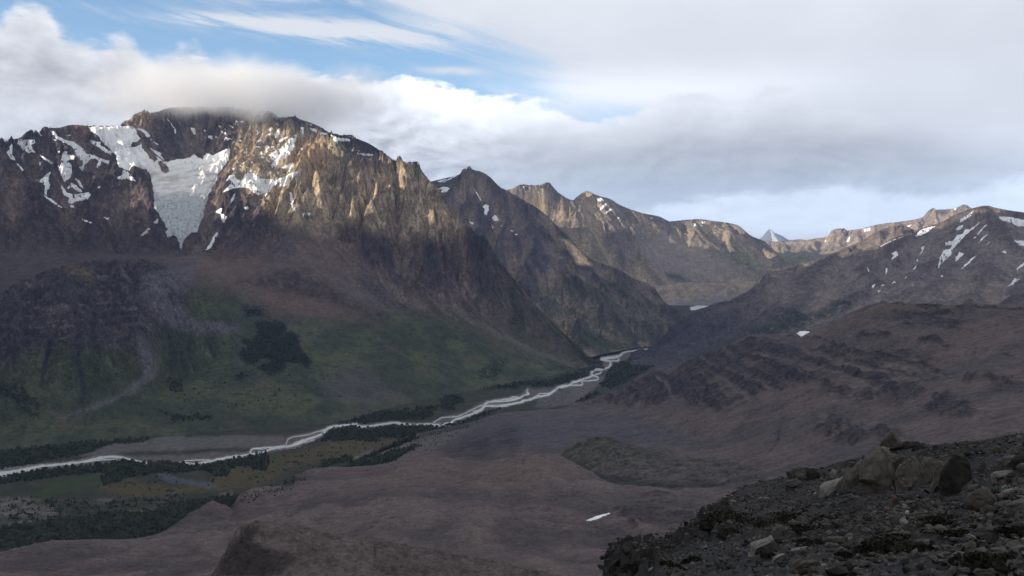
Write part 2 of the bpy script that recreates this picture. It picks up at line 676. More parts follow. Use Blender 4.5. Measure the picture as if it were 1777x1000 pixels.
# =================================================================== THE LAND
# ---- the big left mountain
RIDGE_E = [(-140, 262, 6000), (-60, 250, 6100)] + [(u, v, r) for (u, v), r in zip(
    [(0, 238), (8, 242), (17, 241), (20, 235), (23, 241), (32, 240), (48, 228), (58, 224.5), (68, 229), (76, 220), (86, 221.5), (106, 221), (118, 217), (140, 217), (154, 219), (180, 218.5), (208, 218),
     (212, 212), (226.6, 206.6), (229.4, 201), (246, 193.3), (252.5, 190), (259, 195), (273, 194), (290, 188), (330, 185), (380, 184), (420, 188), (440, 191), (467, 192), (486, 203), (505, 201.5), (524, 208),
     (551.5, 218), (572.5, 230), (587, 234.5), (610, 234), (619, 240), (640, 249), (674, 271), (691.5, 280.5), (726.5, 280.5), (730, 292), (747.5, 314.5), (772, 344), (779, 360), (800, 388),
     (821, 402), (845.5, 426), (880, 468), (905, 500), (960, 562), (1005, 606), (1040, 636), (1075, 665)],
    [6200, 6200, 6220, 6230, 6230, 6250, 6280, 6300, 6320, 6330, 6350, 6400, 6420, 6450, 6500, 6550, 6600,
     6600, 6610, 6620, 6640, 6650, 6660, 6700, 6800, 6900, 6950, 6950, 6900, 6800, 6700, 6600, 6500,
     6400, 6330, 6280, 6200, 6180, 6120, 6040, 6000, 5960, 5940, 5880, 5800, 5770, 5700,
     5640, 5570, 5470, 5390, 5230, 5100, 4950, 4850])]
E = loft(-140, 1075, 700, [
    ('sub', -60, -12, [(-140, 800), (0, 782), (200, 765), (440, 742), (560, 735), (700, 700), (800, 680), (900, 665), (1000, 646), (1075, 636)]),
    [(-140, 600, 4300), (0, 600, 4300), (200, 600, 4300), (420, 600, 4250), (560, 600, 4250), (700, 600, 4350), (800, 610, 4500), (900, 630, 4700), (1000, 642, 4820), (1075, 668, 4600)],
    [(-140, 490, 5000), (0, 480, 5000), (200, 470, 5000), (330, 460, 4950), (420, 500, 4720), (560, 508, 4730), (650, 540, 4650), (700, 560, 4620), (800, 575, 4730), (900, 606, 4880), (1000, 632, 4900), (1075, 667, 4650)],
    [(-140, 425, 5300), (0, 420, 5300), (150, 430, 5300), (320, 440, 5250), (420, 440, 5150), (490, 410, 5180), (545, 388, 5260), (600, 435, 5130), (700, 470, 5130), (780, 500, 5120), (850, 540, 5080), (900, 565, 5080), (1000, 622, 4980), (1075, 666.5, 4700)],
    [(-140, 330, 5600), (0, 320, 5700), (70, 330, 5700), (150, 340, 5700), (250, 350, 5540), (300, 354, 5620), (330, 345, 5690), (380, 330, 5720), (430, 320, 5680), (480, 330, 5580), (545, 310, 5490), (575, 318, 5570), (600, 332, 5600), (655, 330, 5500),
     (690, 335, 5600), (740, 350, 5560), (790, 405, 5450), (850, 460, 5330), (900, 518, 5230), (960, 577, 5120), (1005, 613, 5040), (1075, 666, 4750)],
    [(-140, 285, 5850), (0, 275, 5950), (80, 270, 6000), (160, 262, 6150), (230, 262, 6330), (300, 268, 6420), (350, 270, 6470), (395, 264, 6440), (430, 262, 6320), (500, 255, 6130), (560, 250, 5990), (600, 272, 5880), (660, 288, 5800), (700, 302, 5760),
     (740, 318, 5720), (790, 390, 5580), (850, 441, 5450), (900, 504, 5330), (960, 567, 5180), (1005, 608, 5070), (1075, 665.5, 4800)],
    RIDGE_E, ('back', 900, 60), ('back', 900, 250), ('back', 900, 900)], [80, 90, 90, 130, 110, 90, 16, 8, 6])
g = E
th = (g.T[:, None] + g.x * 0)
# how rough each zone is (metres): smooth apron, rough walls
u0, v0 = proj(g.x, g.y, g.z)
rocky = smooth(th, 2.55, 3.35) * (1 - 0.85 * smooth(u0, 800, 930))
ap = 1 - smooth(th, 0.0, 0.6)
er = erosion(g.x, g.y, g.gx, g.gy, 390.0, 6, 11, 0.53)
er2 = erosion(g.x, g.y, g.gx, g.gy, 120.0, 4, 77, 0.55)
rf = fbm(g.x, g.y, 260.0, 7, 0.55, 3, True)
fb = fbm(g.x, g.y, 700.0, 6, 0.5, 9)
bowl = np.exp(-(((u0 - 315) / 62) ** 2 + ((v0 - 330) / 75) ** 2) * 0.8)
ctrw = smooth(u0, 480, 560) * smooth(th, 3.2, 3.7) * (1 - smooth(th, 5.6, 6.0))
flank = smooth(u0, 560, 680) * smooth(th, 1.7, 2.6) * (1 - 0.85 * smooth(u0, 790, 920))
amp = (8 + 72 * rocky + 28 * ctrw + 26 * flank) * (1 - 0.80 * bowl) * (1 - ap)
sE = g.z0 / 48.0 + fbm(g.x, g.y, 500, 3, 0.5, 14) * 1.6
g.z += (np.abs((sE % 1.0) - 0.5) - 0.25) * 13 * rocky * (1 - bowl)
g.z += er * amp + er2 * amp * 0.30 + rf * (4 + 26 * rocky) * (1 - 0.8 * bowl) * (1 - ap) + fb * 30 * (1 - ap) * (1 - smooth(th, 5.2, 6.0))
# the rock band half way up the apron stands proud
bandc = pmask(type('q', (), dict(u=u0, v=v0)), zm(500, 400, 2.5, [(-120, 190), (0, 180), (90, 190), (200, 250), (300, 310), (440, 370), (540, 420), (560, 450), (400, 400), (250, 330), (100, 290), (-100, 250)]), 9, 8)
g.z += bandc * (12 + 22 * fbm(g.x, g.y, 90, 5, 0.6, 21, True))
g.z += fbm(g.x, g.y, 60.0, 5, 0.6, 31, True) * (3 + 7 * rocky) * (1 - ap) * (1 - 0.6 * bowl)
fix_sil(g, 6, 0.35, 5)
finish(g)


def var(g, lam, seed, octs=5):
    return fbm(g.x, g.y, lam, octs, 0.55, seed) * 0.5 + 0.5


# polygons shared by neighbouring slopes
Z3 = (0, 420, 2.857)
Z4 = (500, 400, 2.5)
GREEN = [(-160, 640), (0, 640), (60, 610), (180, 600), (262, 600), (300, 560), (318, 520), (345, 496), (400, 508), (470, 545), (540, 548), (600, 552), (650, 556), (700, 538), (760, 545), (860, 580), (960, 612), (1025, 645),
         (900, 672), (700, 712), (560, 744), (300, 775), (-160, 806)]
RED = [zm(*Z3, [(900, 225), (1000, 198), (1200, 200), (1400, 245), (1560, 250), (1714, 330), (1714, 390), (1500, 378), (1320, 340), (1300, 275), (1200, 245), (1100, 228), (950, 236)]),
       zm(*Z4, [(-100, 230), (0, 255), (100, 290), (220, 330), (330, 380), (420, 390), (600, 460), (560, 478), (400, 430), (250, 390), (-100, 385)]),
       zm(*Z3, [(950, 90), (1100, 60), (1250, 90), (1500, 120), (1400, 170), (1150, 190), (960, 190)])]
DARKBAND = [zm(*Z3, [(1340, 160), (1480, 150), (1600, 190), (1714, 270), (1714, 320), (1560, 260), (1380, 232), (1150, 210), (1200, 180)]),
            zm(*Z4, [(-60, 165), (0, 180), (90, 190), (200, 250), (300, 310), (440, 370), (540, 420), (560, 450), (400, 400), (250, 330), (100, 290), (-60, 255)])]
SCREE = [zm(*Z3, [(680, 440), (740, 500), (790, 600), (780, 660), (700, 720), (560, 790), (430, 840), (280, 880), (500, 800), (620, 740), (700, 670), (720, 620), (690, 570), (685, 500)]),
         zm(*Z3, [(680, 170), (800, 140), (960, 120), (970, 180), (900, 250), (830, 270), (900, 320), (960, 380), (1200, 420), (1200, 455), (900, 450), (780, 370), (705, 260), (740, 220)]),
         zm(*Z4, [(170, 640), (270, 585), (380, 620), (470, 690), (520, 730), (400, 760), (200, 745), (140, 700)])]
FOREST = [zm(*Z3, [(1270, 400), (1330, 395), (1400, 400), (1420, 440), (1400, 470), (1440, 445), (1480, 470), (1490, 530), (1530, 570), (1550, 590), (1530, 625), (1480, 600), (1420, 600), (1400, 640), (1350, 655),
                   (1270, 630), (1290, 610), (1360, 590), (1300, 570), (1280, 590), (1260, 610), (1200, 590), (1185, 540), (1230, 520), (1190, 490), (1260, 480), (1280, 440)]),
          zm(*Z3, [(1160, 665), (1200, 650), (1225, 665), (1190, 685)])]
BUSHY = [zm(*Z3, [(0, 720), (60, 700), (130, 690), (140, 760), (200, 800), (190, 880), (110, 880), (80, 800), (0, 760)]),
         zm(*Z3, [(830, 680), (900, 690), (900, 740), (860, 750)]), zm(*Z3, [(790, 840), (900, 860), (1060, 860), (1040, 880), (860, 880)]),
         zm(*Z4, [(950, 390), (1000, 370), (1040, 410), (1010, 440), (960, 420)]), zm(*Z4, [(820, 640), (880, 560), (960, 560), (900, 640)]),
         zm(*Z3, [(1200, 310), (1300, 330), (1330, 380), (1230, 370)])]


def paint_green(g, c, k=1.0):
    m = pmask(g, GREEN, 26, 22, 60, 8) * k
    n1, n2 = var(g, 240, 51), var(g, 60, 52)
    gr = lerp(np.tile(np.asarray((0.040, 0.049, 0.032), f32), g.x.shape + (1,)), (0.066, 0.074, 0.040), smooth(n1, 0.42, 0.62))
    gr = lerp(gr, (0.022, 0.028, 0.020), smooth(n2, 0.56, 0.72) * 0.75)
    gr = lerp(gr, (0.075, 0.062, 0.052), smooth(var(g, 150, 53), 0.58, 0.72) * 0.6)
    c = c * (1 - m[..., None]) + gr * m[..., None]
    return c


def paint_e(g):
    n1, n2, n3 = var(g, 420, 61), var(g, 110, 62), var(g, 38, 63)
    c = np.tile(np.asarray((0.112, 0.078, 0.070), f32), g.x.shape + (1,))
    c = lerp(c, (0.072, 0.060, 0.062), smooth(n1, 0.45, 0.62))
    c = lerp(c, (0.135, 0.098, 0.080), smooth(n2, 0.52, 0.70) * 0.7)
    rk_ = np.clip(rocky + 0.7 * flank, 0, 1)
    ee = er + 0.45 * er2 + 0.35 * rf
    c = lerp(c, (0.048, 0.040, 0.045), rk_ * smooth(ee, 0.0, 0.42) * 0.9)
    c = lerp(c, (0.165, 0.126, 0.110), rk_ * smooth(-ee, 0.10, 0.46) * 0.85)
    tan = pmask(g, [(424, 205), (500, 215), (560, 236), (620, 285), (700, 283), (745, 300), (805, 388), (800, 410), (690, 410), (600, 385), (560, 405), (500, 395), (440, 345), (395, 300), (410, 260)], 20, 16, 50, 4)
    c = lerp(c, (0.40, 0.315, 0.215), tan * (0.50 + 0.5 * smooth(n2, 0.40, 0.62)))  # tan rock, lightened further to stand in for stronger sun
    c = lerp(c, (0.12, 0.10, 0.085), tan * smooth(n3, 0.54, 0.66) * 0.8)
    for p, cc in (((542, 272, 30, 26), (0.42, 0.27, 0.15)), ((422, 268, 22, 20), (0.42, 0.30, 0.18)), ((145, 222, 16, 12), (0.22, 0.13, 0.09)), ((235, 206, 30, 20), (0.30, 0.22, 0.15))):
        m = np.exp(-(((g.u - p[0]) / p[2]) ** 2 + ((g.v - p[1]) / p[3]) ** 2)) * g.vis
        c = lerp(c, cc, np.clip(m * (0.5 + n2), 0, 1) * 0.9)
    olive = pmask(g, zm(350, 190, 4.763, [(1060, 250), (1130, 280), (1210, 330), (1220, 490), (1160, 450), (1120, 400), (1060, 320)]), 6, 5, 20, 6)
    c = lerp(c, (0.17, 0.155, 0.105), olive)
    # scree on the gentler ground under the walls
    scr = (1 - smooth(g.slope, 0.62, 0.95)) * smooth(th, 1.4, 2.2)
    c = lerp(c, (0.100, 0.080, 0.075), scr * 0.7)
    low = 1 - smooth(th, 1.6, 2.4)
    c = lerp(c, (0.078, 0.062, 0.058), low)
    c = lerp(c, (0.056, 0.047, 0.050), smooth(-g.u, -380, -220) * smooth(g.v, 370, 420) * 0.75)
    for q in RED:
        c = lerp(c, (0.118, 0.080, 0.068), pmask(g, q, 16, 16, 40, 12) * (0.45 + 0.9 * (n2 - 0.35)).clip(0, 0.85))
    for q in DARKBAND:
        c = lerp(c, (0.058, 0.044, 0.042), pmask(g, q, 7, 9, 20, 13) * smooth(n3, 0.34, 0.6))
    c = paint_green(g, c)
    for q, cc in zip(SCREE, ((0.112, 0.105, 0.116), (0.092, 0.086, 0.096), (0.070, 0.064, 0.074))):
        c = lerp(c, cc, pmask(g, q, 9, 8, 24, 15) * (0.85 if q is not SCREE[2] else 0.5))
    for q in BUSHY:
        c = lerp(c, (0.018, 0.024, 0.018), pmask(g, q, 6, 10, 16, 18) * smooth(n3, 0.38, 0.6))
    for q in FOREST:
        c = lerp(c, (0.014, 0.020, 0.014), pmask(g, q, 3, 5, 14, 19))
    ft = smooth(g.u, 800, 930) * smooth(th, 1.2, 2.2)
    c = lerp(c, (0.080, 0.071, 0.062), ft * 0.8)
    c = lerp(c, (0.048, 0.054, 0.034), ft * smooth(n2, 0.42, 0.62) * 0.85)
    c = lerp(c, (0.040, 0.036, 0.038), ft * smooth(n3, 0.54, 0.68) * 0.7)
    # fan of pale debris on the right foot
    fan = zm(*Z4, [(640, 280), (700, 320), (800, 380), (940, 455), (1100, 530), (1250, 585), (1240, 592), (1080, 540), (920, 468), (780, 392), (690, 330)])
    c = lerp(c, (0.105, 0.100, 0.085), pmask(g, fan, 4, 4, 24, 20) * 0.7)
    return np.clip(c, 0.008, 0.6)


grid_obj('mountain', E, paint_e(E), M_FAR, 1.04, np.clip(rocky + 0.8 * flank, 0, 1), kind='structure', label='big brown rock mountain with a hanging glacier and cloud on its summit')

# ---- dark hill at the foot of the big mountain, left
Fh = loft(-140, 480, 330, [
    ('sub', -120, -60, [(-140, 800), (0, 784), (150, 772), (250, 760), (330, 690, 3800), (480, 655, 4250)]),
    ('sub', 40, -14, [(-140, 800), (0, 784), (150, 772), (250, 760), (330, 690, 3800), (480, 655, 4250)]),
    ('sub', 0, -16, [(-140, 700, 3600), (0, 690, 3640), (150, 690, 3600), (250, 676, 3680), (330, 654, 3960), (480, 640, 4280)]),
    [(-140, 610, 3800), (0, 582, 3800), (150, 562, 3800), (260, 572, 3870), (330, 598, 4050), (420, 610, 4230), (480, 624, 4330)],
    [(-140, 548, 4250), (0, 507, 4300), (35, 487, 4320), (63, 476, 4330), (98, 464, 4340), (140, 455, 4350), (196, 450, 4350), (245, 450, 4350), (276, 458, 4330), (300, 470, 4300), (330, 500, 4320), (370, 545, 4330), (420, 582, 4350), (480, 612, 4380)],
    ('back', 250, 110), ('back', 300, 300)], [8, 40, 100, 90, 14, 6])
g = Fh
thF = g.T[:, None] + g.x * 0
u0, v0 = proj(g.x, g.y, g.z)
edge_ = smooth(480 - u0, 0, 110)
rk = smooth(thF, 1.9, 2.7)
erF = erosion(g.x, g.y, g.gx, g.gy, 170.0, 5, 211, 0.55)
stF = fbm(g.x * 0.5 + g.y * 0.3, g.z * 7.0 + g.x * 0.5, 110, 5, 0.62, 216)
g.z += (erF * (5 + 24 * rk) + fbm(g.x, g.y, 130.0, 6, 0.6, 212, True) * (3 + 12 * rk)) * edge_
st = g.z / 34.0 + fbm(g.x, g.y, 300, 3, 0.5, 213) * 1.5
g.z += (np.abs((st % 1.0) - 0.5) - 0.25) * 22 * rk * edge_ * smooth(fbm(g.x, g.y, 240, 3, 0.5, 214), -0.3, 0.3)
fix_sil(g, 4, 0.5, 7)
finish(g)


def paint_f(g):
    n1, n2, n3 = var(g, 200, 261), var(g, 60, 262), var(g, 22, 263)
    c = np.tile(np.asarray((0.044, 0.039, 0.045), f32), g.x.shape + (1,))
    c = lerp(c, (0.080, 0.072, 0.076), smooth(n2, 0.52, 0.68) * 0.8)
    c = lerp(c, (0.034, 0.031, 0.036), smooth(n3, 0.52, 0.68) * 0.7)
    c = lerp(c, (0.105, 0.094, 0.098), smooth(stF, 0.08, 0.35) * rk * 0.7)
    c = lerp(c, (0.030, 0.027, 0.032), smooth(-stF, 0.05, 0.3) * rk * 0.6)
    c = lerp(c, (0.11, 0.08, 0.06), pmask(g, zm(*Z3, [(280, 130), (400, 110), (470, 180), (420, 190), (330, 150)]), 8, 8))
    c = paint_green(g, c, 0.96)
    for q, cc in zip(SCREE, ((0.118, 0.110, 0.122), (0.100, 0.094, 0.104), (0.090, 0.082, 0.092))):
        c = lerp(c, cc, pmask(g, q, 7, 5, 24, 15) * 0.85)
    for q in BUSHY:
        c = lerp(c, (0.018, 0.024, 0.018), pmask(g, q, 6, 10, 16, 18) * smooth(n3, 0.38, 0.6))
    # two dark gullies down the lower slope
    for q in (zm(*Z3, [(240, 480), (275, 490), (240, 600), (215, 720), (200, 720), (215, 600)]), zm(*Z3, [(380, 500), (400, 500), (405, 640), (425, 720), (410, 810), (395, 800), (405, 720), (385, 640)])):
        c = lerp(c, (0.028, 0.026, 0.032), pmask(g, q, 4, 4, 16, 22))
    return np.clip(c, 0.008, 0.6)


grid_obj('hill', Fh, paint_f(Fh), M_MID, 0.98, rk * 0.9, kind='structure', label='dark rocky hill under the glacier with a grey scree tongue')

# ---- peaks behind the big mountain's right shoulder
D1 = loft(735, 1225, 320, [
    [(735, 640, 4950), (900, 640, 4950), (1000, 625, 5150), (1060, 612, 5600), (1130, 602, 6050), (1225, 600, 6100)],
    [(735, 560, 6000), (900, 560, 5900), (1000, 570, 5800), (1060, 580, 5850), (1130, 585, 6200), (1225, 592, 6250)],
    [(735, 470, 6900), (850, 470, 6800), (950, 500, 6500), (1050, 530, 6350), (1130, 560, 6450), (1225, 580, 6450)],
    [(735, 370, 7600), (800, 350, 7600), (880, 380, 7400), (960, 425, 7100), (1030, 480, 6900), (1100, 515, 6800), (1160, 545, 6750), (1225, 573, 6650)],
    [(735, 320, 7800), (749, 315, 7850), (774, 309, 7950), (799, 301, 8050), (803, 293.5, 8060), (810, 292, 8060), (814.5, 287, 8070), (819, 293.5, 8070), (835, 298, 8060), (850, 307, 8000), (866, 323, 7950), (875, 328, 7900), (900, 342, 7800),
     (940, 367, 7600), (985, 410, 7400), (1030, 452, 7250), (1075, 468, 7150), (1100, 483, 7100), (1131, 496, 7000), (1156, 526, 6900), (1190, 546, 6800), (1225, 566, 6700)],
    ('back', 500, 160), ('back', 700, 700)], [50, 80, 90, 70, 14, 6])
g = D1
thD = g.T[:, None] + g.x * 0
low = smooth(thD, 0.05, 0.9)
erD = erosion(g.x, g.y, g.gx, g.gy, 420.0, 6, 311, 0.52)
g.z += (erD * (14 + 70 * low) + fbm(g.x, g.y, 240.0, 7, 0.58, 312, True) * (4 + 24 * low)) * smooth(thD, 0.0, 0.3)
g.z += fbm(g.x, g.y, 70.0, 5, 0.6, 331, True) * 8 * low
fix_sil(g, 4, 0.4, 5)
finish(g)


def paint_d(g):
    n1, n2, n3 = var(g, 500, 361), var(g, 130, 362), var(g, 45, 363)
    c = np.tile(np.asarray((0.100, 0.083, 0.078), f32), g.x.shape + (1,))
    c = lerp(c, (0.072, 0.060, 0.062), smooth(n2, 0.45, 0.62))
    c = lerp(c, (0.130, 0.105, 0.085), smooth(n1, 0.52, 0.68) * 0.7)
    c = lerp(c, (0.046, 0.040, 0.046), smooth(erD, -0.05, 0.42) * 0.85)
    c = lerp(c, (0.165, 0.128, 0.102), smooth(-erD, 0.10, 0.50) * 0.7)
    c = lerp(c, (0.38, 0.29, 0.19), pmask(g, zm(720, 280, 4.4425, [(1140, 600), (1190, 620), (1260, 690), (1370, 800), (1270, 800), (1220, 740), (1180, 660)]), 4, 5))  # sunlight on the crag painted as a bright patch
    gl = pmask(g, [(900, 520), (1000, 480), (1090, 490), (1160, 540), (1210, 566), (1180, 590), (1060, 608), (960, 600), (880, 570)], 24, 20, 50, 31)
    c = lerp(c, (0.050, 0.056, 0.036), gl * smooth(n3, 0.36, 0.62) * 0.8)
    c = lerp(c, (0.030, 0.040, 0.026), pmask(g, [(1010, 575), (1060, 590), (1100, 604), (1040, 612), (1000, 605)], 6, 8, 16, 32) * 0.8)
    c = lerp(c, (0.14, 0.11, 0.09), gl * smooth(n2, 0.6, 0.72) * 0.7)
    return np.clip(c, 0.008, 0.6)


grid_obj('mountain', D1, paint_d(D1), M_FAR, 1.5, low * 0.65, kind='structure', label='sharp pointed brown peak right of the glacier mountain')  # tone raised over the whole peak to stand in for light

D2 = loft(845, 1375, 330, [
    [(845, 560, 8300), (1100, 530, 9200), (1180, 512, 9600), (1250, 506, 9750), (1330, 506, 9800), (1375, 506, 9800)],
    [(845, 450, 9300), (1000, 450, 9400), (1100, 460, 9700), (1180, 475, 9950), (1250, 478, 10100), (1330, 470, 10400), (1375, 468, 10500)],
    [(845, 390, 9700), (1000, 390, 9800), (1060, 395, 10000), (1140, 415, 10300), (1200, 425, 10500), (1260, 430, 10700), (1330, 450, 11000), (1375, 460, 11100)],
    [(845, 335, 9900), (875, 330, 9900), (885, 328.5, 9900), (907, 319.5, 9900), (918, 321, 9900), (936, 321, 9950), (952, 316, 10000), (958.6, 323, 10020), (970, 335, 10050), (994.6, 347.5, 10300), (1001, 341, 10500), (1019.4, 332, 10600),
     (1035, 338.5, 10650), (1057.6, 345, 10700), (1080, 357.7, 10800), (1120, 371, 10900), (1145, 376, 11000), (1163, 384, 11100), (1185, 382, 11300), (1212, 380, 11400), (1235, 383, 11400), (1258, 386, 11500), (1280, 391, 11500),
     (1292, 400, 11500), (1303, 409, 11500), (1325, 418, 11600), (1350, 440, 11600), (1375, 460, 11600)],
    ('back', 600, 160), ('back', 900, 800)], [50, 80, 80, 12, 6])
g = D2
thd = g.T[:, None] + g.x * 0
lw = smooth(thd, 0.1, 0.9)
scr2 = pmask(type('q', (), dict(zip('uv', proj(g.x, g.y, g.z)))), [(1150, 400), (1200, 425), (1260, 455), (1290, 480), (1200, 492), (1140, 470), (1110, 430)], 20, 14)
erD2 = erosion(g.x, g.y, g.gx, g.gy, 460.0, 6, 411, 0.52)
g.z += (erD2 * (12 + 60 * lw) + fbm(g.x, g.y, 260.0, 6, 0.58, 412, True) * (4 + 24 * lw)) * (1 - 0.75 * scr2)
fix_sil(g, 3, 0.45, 5)
finish(g)


def paint_d2(g):
    n1, n2, n3 = var(g, 600, 461), var(g, 160, 462), var(g, 50, 463)
    c = np.tile(np.asarray((0.125, 0.103, 0.088), f32), g.x.shape + (1,))
    c = lerp(c, (0.085, 0.072, 0.070), smooth(n2, 0.46, 0.62))
    c = lerp(c, (0.200, 0.160, 0.108), smooth(n1, 0.40, 0.60) * 0.85)  # gold sunlight on this face put into the colour as wider tan
    c = lerp(c, (0.075, 0.064, 0.062), smooth(erD2, -0.05, 0.45) * 0.6)
    c = lerp(c, (0.145, 0.122, 0.108), scr2 * 0.85)
    c = lerp(c, (0.045, 0.055, 0.036), pmask(g, zm(1100, 350, 4.4425, [(250, 555), (330, 560), (400, 590), (415, 620), (330, 615), (270, 590)]), 5, 5))
    c = lerp(c, (0.12, 0.12, 0.07), pmask(g, [(1240, 430), (1300, 440), (1340, 460), (1320, 470), (1270, 455)], 12, 12) * 0.7)
    return np.clip(c, 0.008, 0.6)


grid_obj('mountain', D2, paint_d2(D2), M_FAR, 1.6, (1 - scr2) * 0.7, kind='structure', label='tan mountain chain with small snow patches closing the valley')  # tone raised in place of warm grazing sunlight

# ---- moraine wall in front of that chain, and the water at its foot
MO = loft(1085, 1345, 150, [
    [(1085, 550, 8800), (1150, 540, 8900), (1200, 538, 8900), (1260, 532, 8950), (1345, 530, 9000)],
    [(1085, 520, 9100), (1150, 519, 9150), (1200, 517, 9200), (1260, 516, 9250), (1345, 518, 9250)],
    [(1085, 505, 9300), (1118, 499, 9350), (1150, 495, 9400), (1200, 490, 9500), (1235, 491, 9500), (1270, 493, 9500), (1290, 503, 9450), (1310, 513, 9400), (1345, 522, 9300)],
    ('back', 160, 30), ('back', 300, 160)], [40, 40, 8, 5])
g = MO
g.z += (erosion(g.x, g.y, g.gx, g.gy, 90.0, 4, 511, 0.5) * 6 + fbm(g.x, g.y, 200, 5, 0.5, 512) * 8) * smooth(g.T[:, None] + g.x * 0, 0.3, 1.0)
fix_sil(g, 2, 0.5, 5)
finish(g)
c = np.tile(np.asarray((0.200, 0.160, 0.120), f32), g.x.shape + (1,))
c = lerp(c, (0.140, 0.115, 0.095), smooth(var(g, 80, 561), 0.45, 0.62))
c = lerp(c, (0.115, 0.11, 0.105), pmask(g, [(1170, 525), (1290, 508), (1330, 515), (1260, 535), (1190, 548)], 8, 8))
grid_obj('moraine', MO, c, M_FAR, 1.4, kind='structure', label='pale tan moraine wall at the head of the valley')

# ---- far right chain
B = loft(1290, 1950, 330, [
    [(1290, 500, 11000), (1400, 500, 11000), (1600, 500, 11000), (1950, 500, 11000)],
    [(1290, 470, 12400), (1400, 465, 12500), (1600, 450, 12500), (1950, 450, 12500)],
    [(1290, 440, 13300), (1400, 438, 13500), (1500, 430, 13500), (1600, 405, 13600), (1950, 410, 13600)],
    [(1290, 424, 13800), (1325, 417.5, 14000), (1347.6, 419, 14000), (1392.6, 417.5, 14000), (1415, 414, 14000), (1435, 411, 14000), (1444, 400, 14000), (1450, 397.5, 14000), (1465, 396, 14000), (1469, 399.5, 14000), (1494, 397, 14000), (1505, 394, 14000),
     (1533.6, 388, 14100), (1560, 385, 14200), (1599.6, 377.4, 14300), (1613, 364, 14400), (1619.5, 361, 14400), (1626, 364, 14400), (1654.7, 362, 14500), (1674.5, 355, 14500), (1685.5, 361, 14500), (1720, 372, 14500), (1950, 390, 14500)],
    ('back', 700, 160), ('back', 1200, 900)], [20, 60, 70, 10, 6])
g = B
g.z += erosion(g.x, g.y, g.gx, g.gy, 520.0, 6, 611, 0.52) * 60 + fbm(g.x, g.y, 300.0, 6, 0.58, 612, True) * 30
fix_sil(g, 3, 0.5, 5)
finish(g)
c = np.tile(np.asarray((0.185, 0.150, 0.115), f32), g.x.shape + (1,))
c = lerp(c, (0.125, 0.105, 0.090), smooth(var(g, 260, 661), 0.46, 0.62))
c = lerp(c, (0.085, 0.090, 0.052), pmask(g, [(1330, 440), (1400, 435), (1440, 445), (1400, 470), (1340, 470)], 14, 12) * 0.8)
grid_obj('mountain', B, c, M_FAR, 1.45, 0.6 + 0 * B.x, kind='structure', label='sunlit tan mountain chain on the far right skyline')

# ---- far blue peaks beyond the pass
A = loft(1285, 1425, 110, [
    [(1285, 470, 29280), (1425, 470, 29280)],
    [(1285, 428, 32208), (1425, 428, 32208)],
    [(1285, 424, 33306), (1312, 420, 33306), (1322, 412, 33306), (1336, 398, 33306), (1342, 403, 33306), (1356, 409, 33306), (1372, 417, 34038), (1380, 416, 34770), (1388, 415, 35136), (1396, 416, 35136), (1402, 418, 35136), (1425, 426, 35136)],
    ('back', 1600, 1000)], [10, 50, 8])
g = A
g.z += erosion(g.x, g.y, g.gx, g.gy, 1000.0, 5, 711, 0.52) * 45
fix_sil(g, 2, 0.6, 3)
finish(g)
c = np.tile(np.asarray((0.16, 0.17, 0.19), f32), g.x.shape + (1,))  # haze put into the colour: rock paled to blue grey
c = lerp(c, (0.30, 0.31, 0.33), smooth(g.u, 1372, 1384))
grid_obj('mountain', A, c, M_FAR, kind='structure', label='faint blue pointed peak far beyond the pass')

# ---- snow-streaked mountain on the right
J = loft(1095, 1960, 470, [
    [(1095, 660, 4700), (1200, 660, 4600), (1400, 620, 4500), (1600, 590, 4500), (1960, 580, 4500)],
    [(1095, 630, 5250), (1127, 622, 5300), (1200, 612, 5300), (1300, 592, 5300), (1400, 565, 5300), (1550, 545, 5300), (1960, 540, 5200)],
    [(1095, 624, 5500), (1127, 612, 5600), (1160, 588, 5800), (1210, 556, 5800), (1300, 528, 5850), (1400, 505, 6000), (1500, 485, 6150), (1600, 460, 6250), (1712, 440, 6300), (1777, 450, 6250), (1960, 450, 6200)],
    [(1095, 622, 5600), (1127, 607, 5750), (1160, 580, 5900), (1210, 542, 6050), (1271, 523, 6150), (1331, 486, 6250), (1443, 458, 6500), (1520, 430, 6700), (1600, 415, 6750), (1712, 395, 6750), (1777, 402, 6700), (1960, 420, 6600)],
    [(1095, 620, 5700), (1127, 605, 5900), (1159, 577, 6050), (1185, 555, 6120), (1210.6, 537, 6200), (1248, 530, 6250), (1271, 519, 6300), (1295, 506, 6350), (1317.6, 491, 6420), (1324, 480, 6450), (1331.6, 474.5, 6500), (1355, 468, 6600), (1383, 458, 6700), (1415, 450, 6800),
     (1443, 439.6, 6900), (1475, 427, 7050), (1504, 413, 7150), (1518, 404, 7200), (1533.6, 397, 7250), (1555, 392, 7300), (1564.4, 391, 7300), (1591, 399.4, 7300), (1604, 395, 7300), (1637, 384, 7300), (1654.7, 374, 7300), (1683, 363, 7300),
     (1698.7, 358.7, 7300), (1712, 356.5, 7300), (1725, 360, 7300), (1745, 364, 7300), (1777, 368.6, 7250), (1960, 390, 7200)],
    ('back', 500, 90), ('back', 900, 600)], [24, 80, 80, 70, 12, 6])
g = J
thJ = g.T[:, None] + g.x * 0
lw = smooth(thJ, 0.3, 1.6)
erJ = erosion(g.x, g.y, g.gx, g.gy, 330.0, 6, 811, 0.50)
g.z += erJ * (8 + 34 * lw) + fbm(g.x, g.y, 220.0, 6, 0.55, 812, True) * (4 + 12 * lw)
g.z += fbm(g.x, g.y, 60.0, 4, 0.6, 831, True) * 4 * lw
fix_sil(g, 4, 0.45, 5)
finish(g)
Z5 = (950, 300, 2.1487)
